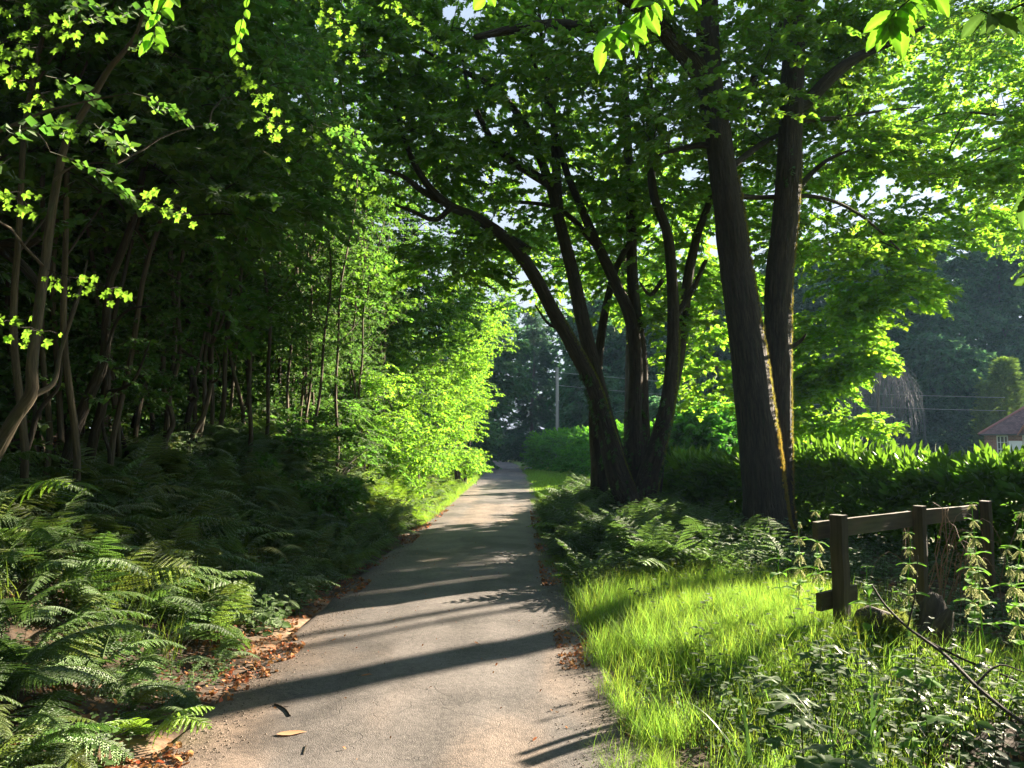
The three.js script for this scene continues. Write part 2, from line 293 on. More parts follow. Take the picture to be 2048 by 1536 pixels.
const S = {
  maple: variants(1, { n: 22, L: 0.62, len: 0.105, wid: 0.1, kind: 'maple', droop: 0.16, flat: 0.85, seed: 1 }),
  beech: variants(1, { n: 24, L: 0.62, len: 0.092, wid: 0.07, kind: 'ovate', droop: 0.14, flat: 0.85, seed: 2 }),
  hazel: variants(1, { n: 22, L: 0.5, len: 0.075, wid: 0.058, kind: 'simple', droop: 0.12, flat: 0.9, seed: 3 }),
  small: variants(1, { n: 28, L: 0.46, len: 0.048, wid: 0.036, kind: 'simple', droop: 0.15, flat: 0.7, seed: 4 }),
  far: variants(1, { n: 34, L: 1.3, len: 0.27, wid: 0.2, kind: 'simple', droop: 0.25, flat: 0.8, seed: 5, twig: 0.012 }),
  conifer: variants(1, { n: 30, L: 0.9, len: 0.24, wid: 0.06, kind: 'simple', droop: 0.45, flat: 0.6, seed: 6, twig: 0.01 }),
};
const _m = new THREE.Matrix4(), _e = new THREE.Euler(), _qt = new THREE.Quaternion(), _s = V(), _c = new THREE.Color();
// place copies of a few sprays: list of [pos, yaw, pitch, roll, scale, tint]
function scatter(name, geos, mat, list, parent, kind) {
  const made = [];
  geos.forEach((geo, k) => {
    const mine = list.filter((_, i) => i % geos.length === k); if (!mine.length) return;
    const im = shadows(new THREE.InstancedMesh(geo, mat, mine.length));
    mine.forEach(([p, yaw, pitch, roll, sc, tint], i) => {
      _e.set(roll, yaw, pitch, 'YZX'); _qt.setFromEuler(_e); _m.compose(p, _qt, _s.setScalar(sc)); im.setMatrixAt(i, _m);
      im.setColorAt(i, _c.setRGB(...(tint || [1, 1, 1])));
    });
    im.name = parent ? name : numbered(name);
    if (parent) { im.position.copy(parent.position).negate(); parent.add(im); } else scene.add(im);
    if (kind) im.userData.kind = kind;
    made.push(im);
  });
  return made;
}
// gaps in the canopy through which the evening sun reaches single sprigs, ferns and nettles: [point, radius]
const GAPS = [[20, 140, 4.6, 0.7], [110, 215, 4.6, 0.7], [165, 262, 4.6, 0.6], [60, 30, 4.4, 0.8], [140, 70, 4.4, 0.7], [60, 95, 4.3, 0.6], [500, 150, 6, 0.45], [540, 260, 6, 0.45], [660, 40, 6, 0.45], [740, 110, 6, 0.45], [850, 60, 6.2, 0.45], [350, 415, 5.6, 0.6], [200, 570, 5.4, 0.6], [30, 395, 4.6, 0.6], [50, 660, 4.8, 0.6], [640, 270, 7, 0.45], [720, 380, 7, 0.45], [315, 60, 3.3, 0.7], [480, 70, 3.8, 0.6], [1250, 60, 3.2, 0.7], [330, 1330, 4.8, 0.7], [420, 1370, 4.5, 0.6], [200, 1080, 5.6, 0.7], [190, 760, 7.6, 0.5], [1615, 1060, 6.6, 0.8], [1960, 1040, 5.7, 0.8], [1815, 1090, 6.4, 0.6], [350, 830, 10, 0.6], [100, 860, 6.2, 0.6], [620, 1000, 12, 0.7]].map(([x, y, d, r]) => [P(x, y, d), r]);
const inGap = (q) => GAPS.some(([p, r]) => { const x = q.x - p.x, y = q.y - p.y, z = q.z - p.z, s = x * sunDir.x + y * sunDir.y + z * sunDir.z; return s > 0.5 && x * x + y * y + z * z - s * s < r * r; });
// points in ellipsoids, thinned by noise so that the crown has gaps and clumps
function crownPoints(blobs, seed, { gap = 0.42, freq = 0.9, hollow = 0.4, tint = 0.18, pitch = 0.35, size = [0.75, 1.3], keep } = {}) {
  const r = rng(seed), out = [];
  for (const [c, rx, ry, rz, n] of blobs) {
    for (let k = 0, tries = 0; k < n && tries < n * 6; tries++) {
      const a = r() * 6.2832, ct = r.r(-1, 1), st = Math.sqrt(1 - ct * ct), rad = Math.pow(r(), hollow);
      const q = V(c.x + rx * rad * st * Math.cos(a), c.y + ry * rad * ct, c.z + rz * rad * st * Math.sin(a));
      if (fbm(q.x * freq, q.y * freq * 1.5, q.z * freq + seed, 2) < gap) continue;
      if (inGap(q)) { k += 0.5; continue; }
      k++;
      const yaw = Math.atan2(-(q.z - c.z), q.x - c.x) + r.g() * 1.1, b = 1 + r.g() * tint, h = r.g() * 0.07;
      out.push([q, yaw, r.g() * pitch - 0.08, r.g() * 0.5, r.r(...size), [b * (1 + h), b, b * (1 - h)]]);
    }
  }
  return out;
}
// thin branches that reach from a skeleton of nodes into the crown
function reach(nodes, targets, seed, rTip = 0.004, rMax = 0.05, col = [1, 1, 1]) {
  const r = rng(seed), g = new GB();
  targets = targets.map((t) => { let best = 1e9; for (const n of nodes) best = Math.min(best, n.distanceTo(t)); return [best, t]; }).sort((a, b) => a[0] - b[0]);
  for (const [, t] of targets) {
    let b = null, best = 1e9;
    for (const n of nodes) { const d = n.distanceTo(t) + Math.max(0, n.y - t.y) * 0.8; if (d < best) { best = d; b = n; } }
    if (best < 0.25) continue;
    const L = b.distanceTo(t), k = 5, pts = [], rad = [], r0 = clamp(L * 0.011 + rTip, rTip * 1.5, rMax), bow = r.r(0.04, 0.16) * L, sx = r.g() * 0.07 * L, sz = r.g() * 0.07 * L;
    for (let i = 0; i <= k; i++) { const s = i / k, w = Math.sin(s * Math.PI); pts.push(V(lerp(b.x, t.x, s) + sx * w + r.g() * 0.02 * L * w, lerp(b.y, t.y, s) + bow * w, lerp(b.z, t.z, s) + sz * w + r.g() * 0.02 * L * w)); rad.push(lerp(r0, rTip, s)); if (i) nodes.push(pts[i]); }
    g.tube(pts, rad, 5, { col, cap: false });
  }
  return g;
}
function pick(list, n, seed) { const r = rng(seed), o = []; for (let k = 0; k < n; k++) o.push(list[r.i(list.length)][0].clone()); return o; }
// pixel blob: centre pixel, depth, half sizes in pixels, half depth in metres, number of sprays
const B = (px, py, d, wx, wy, rz, n) => [P(px, py, d), wx * d / F, wy * d / F, rz, n];
// stem from pixels: [[px, py, depth, width in pixels], ...]
function stem(list, sides, opt = {}, step = 0.12) {
  const pts = list.map(([x, y, d]) => P(x, y, d)), rad = list.map(([, , d, w]) => w * d / F / 2);
  let L = 0; for (let k = 1; k < pts.length; k++) L += pts[k].distanceTo(pts[k - 1]);
  const [c, r] = curve(pts, rad, Math.max(8, Math.round(L / step)));
  const g = new GB(); g.tube(c, r, sides, { rough: 0.12, ...opt });
  return { geo: g.geo(), pts: c, rad: r };
}
const rootAt = (px, py, d) => { const p = P(px, py, d); p.y = ground(p.x, p.z) - 0.1; return p; };

// ------------------------------------------------------------------ the twin-trunk tree by the hedge
const CROWN = (tree, geos, mat, pts) => scatter('crown', geos, mat, pts, tree);
const mossGeo = (() => { const r = rng(3), g = new GB(); for (let k = 0; k < 9; k++) g.blade(V(r.r(-0.02, 0.02), 0, r.r(-0.02, 0.02)), V(r.g() * 0.6, 1, r.g() * 0.6), V(1, 0, r.g()), r.r(0.015, 0.04), 0.006, 0.6, [r.r(0.8, 1.2), 1, 0.9], 2); return g.geo(); })();
const ivyGeo = spray({ n: 6, L: 0.14, len: 0.055, wid: 0.055, kind: 'maple', droop: 0.4, flat: 0.9, seed: 12, twig: 0.003 });
function cling(name, st, geo, mat, n, seed, { t0 = 0, t1 = 1, az = null, spread = 3.2, size = [0.7, 1.4], tint = [1, 1, 1] }, parent) { // small growth on the bark; az = world direction it prefers
  const r = rng(seed), list = [];
  for (let k = 0; k < n; k++) {
    const t = lerp(t0, t1, Math.pow(r(), 1.3)) * (st.pts.length - 1), i = Math.min(Math.floor(t), st.pts.length - 2), p = st.pts[i].clone().lerp(st.pts[i + 1], t - i), a = az === null ? r() * 6.28 : az + r.g() * spread * 0.4, rad = lerp(st.rad[i], st.rad[i + 1], t - i) * 1.0;
    p.x += Math.cos(a) * rad; p.z += Math.sin(a) * rad;
    const b = r.r(0.7, 1.25);
    list.push([p, -a, r.r(-1.9, -0.9), r.g() * 0.5, r.r(...size), tint.map((c) => c * b)]);
  }
  scatter(name, [geo], mat, list, parent);
}
{
  const t = thing('twin_trunk_tree', 'tall dark tree with two thick mossy trunks standing before the laurel hedge', 'tree', rootAt(1540, 1090, 12.4));
  const slim = (l) => l.map(([a, b, c, w]) => [a, b, c, b > 1050 ? w : w * 0.92]);
  const A = stem(slim([[1532, 1130, 12.4, 180], [1531, 1085, 12.4, 122], [1530, 1040, 12.4, 97], [1527, 980, 12.4, 88], [1518, 880, 12.45, 82], [1505, 770, 12.5, 78], [1488, 640, 12.5, 74], [1470, 520, 12.5, 68], [1455, 400, 12.4, 63], [1438, 280, 12.3, 58], [1420, 170, 12.2, 54], [1415, 60, 12.2, 50], [1412, -60, 12.2, 46], [1405, -260, 12.2, 34], [1410, -480, 12.2, 22]]), 44, { rough: 0.12, ridge: 0.06, seed: 2 }, 0.07);
  const Bk = stem(slim([[1552, 1100, 12.85, 96], [1556, 1010, 12.9, 62], [1557, 900, 12.95, 56], [1556, 780, 13, 54], [1555, 660, 13, 58], [1558, 560, 13, 57], [1570, 440, 13, 55], [1578, 330, 13, 52], [1583, 210, 13, 50], [1588, 100, 13, 48], [1592, -20, 13, 46], [1600, -260, 13, 32], [1612, -480, 13, 20]]), 40, { rough: 0.12, ridge: 0.06, seed: 4 }, 0.07);
  part('trunk', A.geo, M.bark, t); part('trunk', Bk.geo, M.bark, t);
  const limbs = [
    [[1412, 165, 12.2, 46], [1380, 120, 12, 42], [1345, 85, 11.8, 36], [1312, 45, 11.6, 32], [1270, 10, 11.4, 27], [1200, -30, 11, 20], [1120, -60, 10.6, 12]],
    [[1590, 222, 13, 30], [1618, 200, 13, 27], [1648, 168, 12.9, 26], [1678, 140, 12.8, 24], [1720, 112, 12.7, 20], [1765, 92, 12.5, 15], [1815, 72, 12.3, 11], [1850, 52, 12.1, 6]],
    [[1430, 292, 12.3, 16], [1400, 290, 12.3, 13], [1370, 296, 12.3, 11], [1340, 303, 12.2, 8], [1318, 310, 12.1, 4]],
    [[1570, 698, 13, 12], [1590, 690, 13, 9], [1605, 678, 12.9, 7], [1612, 668, 12.8, 3]],
    [[1590, 385, 13, 14], [1620, 350, 13, 11], [1655, 320, 12.8, 8], [1700, 300, 12.6, 5]],
    [[1450, 240, 12.4, 20], [1500, 170, 12.8, 16], [1540, 90, 13.2, 13], [1570, 20, 13.6, 10], [1590, -60, 14, 7]],
    [[1468, 330, 12.6, 15], [1520, 290, 13.2, 12], [1555, 272, 13.6, 10], [1620, 245, 14, 5], [1700, 225, 14, 2]],
    [[1462, 390, 12.6, 14], [1510, 395, 13, 10], [1640, 395, 13.5, 8], [1720, 430, 14, 6], [1800, 500, 14.4, 3]],
    [[1600, 240, 13, 14], [1680, 236, 13.4, 8], [1760, 222, 13.8, 5], [1840, 214, 14, 2]],
    [[1410, 60, 12.2, 22], [1380, -40, 12, 18], [1300, -120, 11.4, 12], [1180, -170, 10.6, 7]],
    [[1592, 0, 13, 24], [1680, -90, 12.6, 16], [1800, -150, 12, 10]],
  ].map((l, k) => stem(l, 9, { seed: k + 11 }));
  const nodes = [];
  for (const l of limbs) { part('limb', l.geo, M.bark, t); nodes.push(...l.pts); }
  nodes.push(...A.pts.filter((p) => p.y > 4.5), ...Bk.pts.filter((p) => p.y > 4.5));
  const blobs = [
    B(1240, 70, 12.5, 210, 90, 1.8, 204), B(1440, 60, 12.8, 160, 120, 2, 224), B(1640, 60, 13.2, 190, 120, 1.8, 231), B(1760, 190, 13.4, 190, 70, 1.6, 176), B(1860, 40, 12.6, 120, 60, 1.6, 74),
    B(1500, 230, 13.6, 120, 110, 1.6, 136), B(1660, 300, 14, 160, 60, 1.6, 129), B(1800, 290, 14, 140, 50, 1.5, 88), B(1330, 210, 12.6, 90, 100, 1.4, 102), B(1880, 130, 13.4, 110, 60, 1.4, 102), B(1990, 60, 13.6, 110, 90, 1.6, 129), B(1780, 40, 13.2, 140, 60, 1.5, 156), B(1900, 120, 14, 150, 70, 1.5, 136), B(1740, 130, 14, 120, 60, 1.4, 108), B(2040, 330, 14, 60, 70, 1.2, 40), B(1900, 330, 14.2, 110, 70, 1.3, 81),
    B(1640, 470, 14.6, 110, 80, 1.2, 102), B(1830, 420, 14.6, 120, 70, 1.3, 88), B(1960, 250, 13.6, 90, 90, 1.3, 81), B(2010, 420, 14, 60, 70, 1, 34),
    B(1300, -200, 12, 260, 160, 3, 171), B(1600, -260, 12.5, 300, 180, 3, 171), B(1850, -150, 12.5, 200, 120, 2.5, 97),
  ];
  const pts = crownPoints(blobs, 101, { gap: 0.47, freq: 1.3 });
  part('twigs', reach(nodes, pick(pts, 330, 5), 6, 0.004, 0.035).geo(), M.bark, t).userData.kind = 'stuff';
  CROWN(t, S.beech, M.canopy, pts);
  cling('moss', A, mossGeo, M.moss, 2300, 8, { t0: 0, t1: 0.6, az: 0.15, spread: 0.9, size: [0.7, 1.5], tint: [1.15, 1.1, 1] }, t);
  cling('moss', A, mossGeo, M.moss, 2600, 18, { t0: 0.02, t1: 0.3, az: 0.2, spread: 0.8, size: [0.8, 1.7], tint: [1.5, 1.15, 0.9] }, t);  // more moss; the golden sunlit strip of the trunk edge is put into its tint
  cling('moss', Bk, mossGeo, M.moss, 2400, 9, { t0: 0, t1: 0.6, az: 0.1, spread: 1.0, size: [0.6, 1.3], tint: [1.15, 1.1, 1] }, t);
  cling('ivy', Bk, ivyGeo, M.herb, 36, 19, { t0: 0.55, t1: 0.85, size: [0.8, 1.3] }, t);
}
{ // ---------------------------------------------------------------- the many-stemmed tree
  const t = thing('many_stemmed_tree', 'many-stemmed tree with curving dark stems fanning over the lane right of its bend', 'tree', rootAt(1262, 1000, 15.8));
  const list = [
    [[1290, 1060, 15.8, 70], [1240, 960, 15.8, 56], [1212, 860, 15.8, 44], [1185, 770, 15.7, 40], [1150, 700, 15.5, 38], [1105, 620, 15.2, 36], [1065, 545, 14.9, 34], [1010, 475, 14.6, 30], [950, 435, 14.3, 27], [890, 405, 14, 24], [835, 340, 13.7, 17], [800, 250, 13.5, 12], [782, 180, 13.3, 7]],
    [[1262, 1050, 16, 60], [1238, 940, 16, 50], [1215, 850, 16, 42], [1195, 760, 16, 38], [1170, 660, 15.9, 37], [1145, 545, 15.8, 34], [1118, 440, 15.7, 31], [1100, 370, 15.6, 26], [1050, 250, 15.4, 20], [985, 175, 15, 16], [900, 130, 14.6, 12], [830, 90, 14.3, 6]],
    [[1200, 990, 16.9, 44], [1197, 930, 16.9, 36], [1190, 850, 16.9, 33], [1192, 770, 16.9, 28], [1200, 690, 16.8, 24], [1215, 600, 16.6, 20], [1235, 530, 16.4, 17], [1265, 480, 16.2, 13], [1300, 450, 16, 8]],
    [[1272, 1050, 16.1, 60], [1270, 940, 16.2, 50], [1268, 830, 16.2, 40], [1272, 740, 16.2, 36], [1262, 640, 16.1, 33], [1228, 560, 16, 29], [1200, 500, 15.9, 26], [1160, 410, 15.7, 22], [1135, 350, 15.6, 18], [1095, 210, 15.3, 13], [1060, 100, 15, 8]],
    [[1288, 1050, 16.3, 60], [1285, 930, 16.4, 46], [1284, 830, 16.4, 40], [1280, 700, 16.4, 35], [1265, 560, 16.4, 29], [1262, 440, 16.4, 27], [1256, 300, 16.3, 24], [1250, 180, 16.1, 20], [1240, 40, 16, 16], [1230, -120, 15.8, 10]],
    [[1282, 1050, 15.9, 60], [1296, 960, 15.8, 52], [1318, 880, 15.7, 44], [1336, 800, 15.6, 38], [1345, 700, 15.5, 33], [1345, 580, 15.4, 30], [1335, 470, 15.2, 27], [1308, 390, 15, 23], [1300, 290, 14.9, 21], [1300, 150, 14.7, 17], [1310, 0, 14.5, 13], [1330, -140, 14.3, 8]],
    [[1292, 1050, 16.3, 50], [1310, 940, 16.3, 40], [1325, 850, 16.3, 32], [1350, 760, 16.3, 28], [1368, 640, 16.2, 27], [1375, 560, 16, 27], [1395, 470, 15.8, 22], [1420, 400, 15.6, 17], [1440, 320, 15.4, 12], [1470, 220, 15.2, 7]],
  ].map((l, k) => stem(l.map(([a, b, c, w]) => [a, b, c, w * (b > 900 ? 0.85 : 0.76)]), 24, { seed: k + 31, rough: 0.16, ridge: 0.08 }, 0.1));
  const nodes = [];
  for (const s of list) { part('stem', s.geo, M.bark, t); nodes.push(...s.pts.filter((p) => p.y > 4.2)); }
  const limbs = [
    [[890, 405, 14, 18], [850, 385, 13.9, 14], [800, 350, 13.6, 9], [740, 335, 13.2, 5]],
    [[905, 412, 14, 14], [870, 440, 14, 10], [820, 420, 13.8, 8], [790, 410, 13.6, 5]],
    [[1100, 370, 15.6, 20], [1000, 300, 15.2, 15], [940, 190, 14.8, 10], [925, 120, 14.6, 5]],
    [[1118, 440, 15.7, 22], [1112, 330, 15.6, 18], [1105, 220, 15.5, 14], [1085, 90, 15.2, 9], [1075, -20, 15, 5]],
    [[1060, 500, 14.8, 14], [1010, 470, 14.9, 9], [930, 470, 14.8, 5]],
    [[1135, 660, 15.5, 8], [1100, 650, 15.3, 6], [1070, 610, 15, 3]],
    [[1200, 500, 15.9, 14], [1120, 420, 15.7, 10], [980, 400, 15.2, 6]],
    [[1345, 640, 15.5, 16], [1380, 590, 15.6, 12], [1412, 520, 15.6, 8]],
    [[1325, 560, 15.4, 10], [1300, 590, 15.4, 8], [1280, 565, 15.3, 4]],
    [[1200, 55, 13, 24], [1100, 50, 13, 22], [1020, 60, 12.8, 19], [950, 75, 12.6, 12]],
  ].map((l, k) => stem(l, 8, { seed: k + 51 }));
  for (const l of limbs) { part('limb', l.geo, M.bark, t); nodes.push(...l.pts); }
  const blobs = [B(1075, 585, 17.4, 55, 35, 0.8, 24), 
    B(800, 150, 14, 150, 110, 2, 168), B(960, 80, 14.5, 190, 120, 2.2, 224), B(840, 300, 13.8, 110, 100, 1.6, 134), B(940, 270, 15, 110, 90, 1.8, 112), B(1090, 160, 15.5, 150, 130, 2, 156), B(1060, 330, 16, 120, 110, 1.8, 123),
    B(1210, 250, 16.4, 130, 120, 2, 145), B(1180, 420, 16.8, 120, 90, 1.8, 117), B(1300, 380, 16.6, 120, 110, 1.8, 134), B(1390, 300, 16.2, 110, 110, 1.6, 106), B(1000, 470, 15.4, 90, 60, 1.4, 61), B(900, 520, 15.4, 90, 50, 1.2, 72),
    B(1250, 540, 17, 90, 70, 1.3, 61), B(1380, 520, 17, 80, 80, 1.3, 72), B(700, 60, 13, 130, 110, 1.8, 134), B(1340, 650, 16.8, 70, 60, 0.9, 38),
    B(950, -120, 14, 330, 160, 3, 174), B(1280, -60, 15.5, 220, 130, 2.5, 120),
  ];
  const pts = crownPoints(blobs, 202, { gap: 0.47, freq: 1.3 });
  part('twigs', reach(nodes, pick(pts, 420, 15), 16, 0.004, 0.03).geo(), M.bark, t).userData.kind = 'stuff';
  CROWN(t, S.maple, M.canopy, pts);
  for (const k of [0, 1, 3, 5]) cling('ivy', list[k], ivyGeo, M.herb, 130, 60 + k, { t0: 0.03, t1: 0.28, size: [0.8, 1.5] }, t);
  cling('moss', list[5], mossGeo, M.moss, 1500, 71, { t0: 0.03, t1: 0.4, az: 0.1, spread: 1, tint: [0.9, 1.1, 1] }, t);
  cling('moss', list[0], mossGeo, M.moss, 1500, 72, { t0: 0.03, t1: 0.4, az: 0.1, spread: 1, tint: [0.9, 1.1, 1] }, t);
}
{ // ---------------------------------------------------------------- sunlit tree farther right, filling the top right corner
  const t = thing('lime_tree', 'tall sunlit tree whose light leaves fill the top right corner', 'tree', rootAt(2260, 960, 27));
  const T = stem([[2260, 970, 27, 40], [2250, 700, 27, 34], [2220, 400, 27, 28], [2200, 150, 27, 22], [2190, -150, 27, 12]], 12, { seed: 85, rough: 0.12 });
  part('trunk', T.geo, M.bark, t);
  const pts = crownPoints([B(1820, 90, 27, 130, 80, 1.6, 170), B(1930, 170, 26.5, 120, 70, 1.6, 170), B(2020, 60, 27, 130, 90, 2, 200), B(1960, 320, 26, 110, 70, 1.6, 140), B(2060, 250, 26.5, 100, 90, 2, 170), B(2070, 430, 26, 80, 70, 1.5, 110), B(1840, 240, 27, 90, 50, 1.2, 80), B(2150, 150, 27, 160, 250, 3, 130), B(1760, 20, 27.5, 110, 70, 1.5, 110), B(2000, -120, 27, 260, 120, 3, 90)], 404, { gap: 0.44, freq: 0.8 });
  part('twigs', reach(T.pts.filter((p) => p.y > 6), pick(pts, 110, 27), 28, 0.006, 0.07).geo(), M.bark, t).userData.kind = 'stuff';
  CROWN(t, S.maple, M.bright, pts.map((e) => { e[4] *= 1.35; return e; }));
}
{ // ---------------------------------------------------------------- sunlit tree seen between the many stems
  const t = thing('field_maple_tree', 'bright leafy tree seen high between the stems of the many-stemmed tree', 'tree', rootAt(1255, 960, 30));
  const T = stem([[1258, 970, 30, 26], [1260, 800, 30, 22], [1258, 600, 30, 18], [1230, 430, 30, 12], [1220, 300, 30, 6]], 10, { seed: 87, rough: 0.12 });
  part('trunk', T.geo, M.bark, t);
  const pts = crownPoints([B(1110, 470, 30, 70, 60, 1.2, 120), B(1200, 420, 30, 80, 60, 1.3, 150), B(1310, 430, 30, 80, 60, 1.3, 150), B(1160, 540, 30, 60, 35, 1, 80), B(1270, 520, 30, 90, 40, 1.1, 130), B(1370, 520, 30, 50, 45, 1, 80), B(1240, 330, 30, 110, 50, 1.3, 120), B(1060, 500, 30, 40, 40, 0.9, 50), B(1300, 620, 30, 70, 35, 0.8, 60)], 505, { gap: 0.42, freq: 0.9 });
  part('twigs', reach(T.pts.filter((p) => p.y > 5), pick(pts, 90, 29), 30, 0.005, 0.05).geo(), M.bark, t).userData.kind = 'stuff';
  CROWN(t, S.maple, M.bright, pts.map((e) => { e[4] *= 1.3; return e; }));
}
{ // ---------------------------------------------------------------- sunlit sycamore behind the hedge
  const t = thing('sycamore_tree', 'sunlit yellow-green sycamore drooping behind the hedge right of the twin trunks', 'tree', rootAt(1562, 1000, 20));
  const T = stem([[1560, 1010, 20, 40], [1562, 880, 20, 32], [1564, 700, 20, 28], [1572, 520, 20, 22], [1590, 330, 20, 14], [1620, 180, 20, 7]], 12, { seed: 81 });
  part('trunk', T.geo, M.bark, t);
  const blobs = [
    B(1640, 800, 20, 90, 80, 0.84, 204), B(1670, 690, 20, 85, 90, 0.90, 204), B(1640, 600, 20, 130, 70, 0.96, 186), B(1750, 560, 19.5, 100, 60, 0.78, 136), B(1720, 760, 19.8, 60, 50, 0.60, 62), B(1700, 850, 19.5, 55, 30, 0.60, 68), B(1420, 720, 20, 80, 110, 0.72, 130), B(1470, 600, 20.5, 90, 70, 0.84, 117),
    B(1690, 460, 20, 170, 70, 1.20, 186), B(1850, 470, 19.6, 110, 60, 0.84, 93), B(1820, 590, 19.4, 55, 35, 0.48, 37), B(1600, 380, 20.5, 150, 70, 1.20, 136), B(1930, 380, 19.6, 90, 60, 0.84, 74), B(1780, 340, 20, 130, 60, 1.20, 99), B(1560, 820, 20.4, 60, 60, 0.60, 62), B(1690, 250, 20, 160, 80, 1.20, 117), B(1420, 450, 21, 110, 70, 0.90, 86),
  ];
  const pts = crownPoints(blobs, 303, { gap: 0.42, freq: 1.0 });
  const nodes = T.pts.filter((p) => p.y > 1.8);
  part('twigs', reach(nodes, pick(pts, 260, 25), 26, 0.005, 0.05).geo(), M.bark, t).userData.kind = 'stuff';
  CROWN(t, S.maple, M.bright, pts.map((e) => { e[4] *= 1.1; return e; }));
}
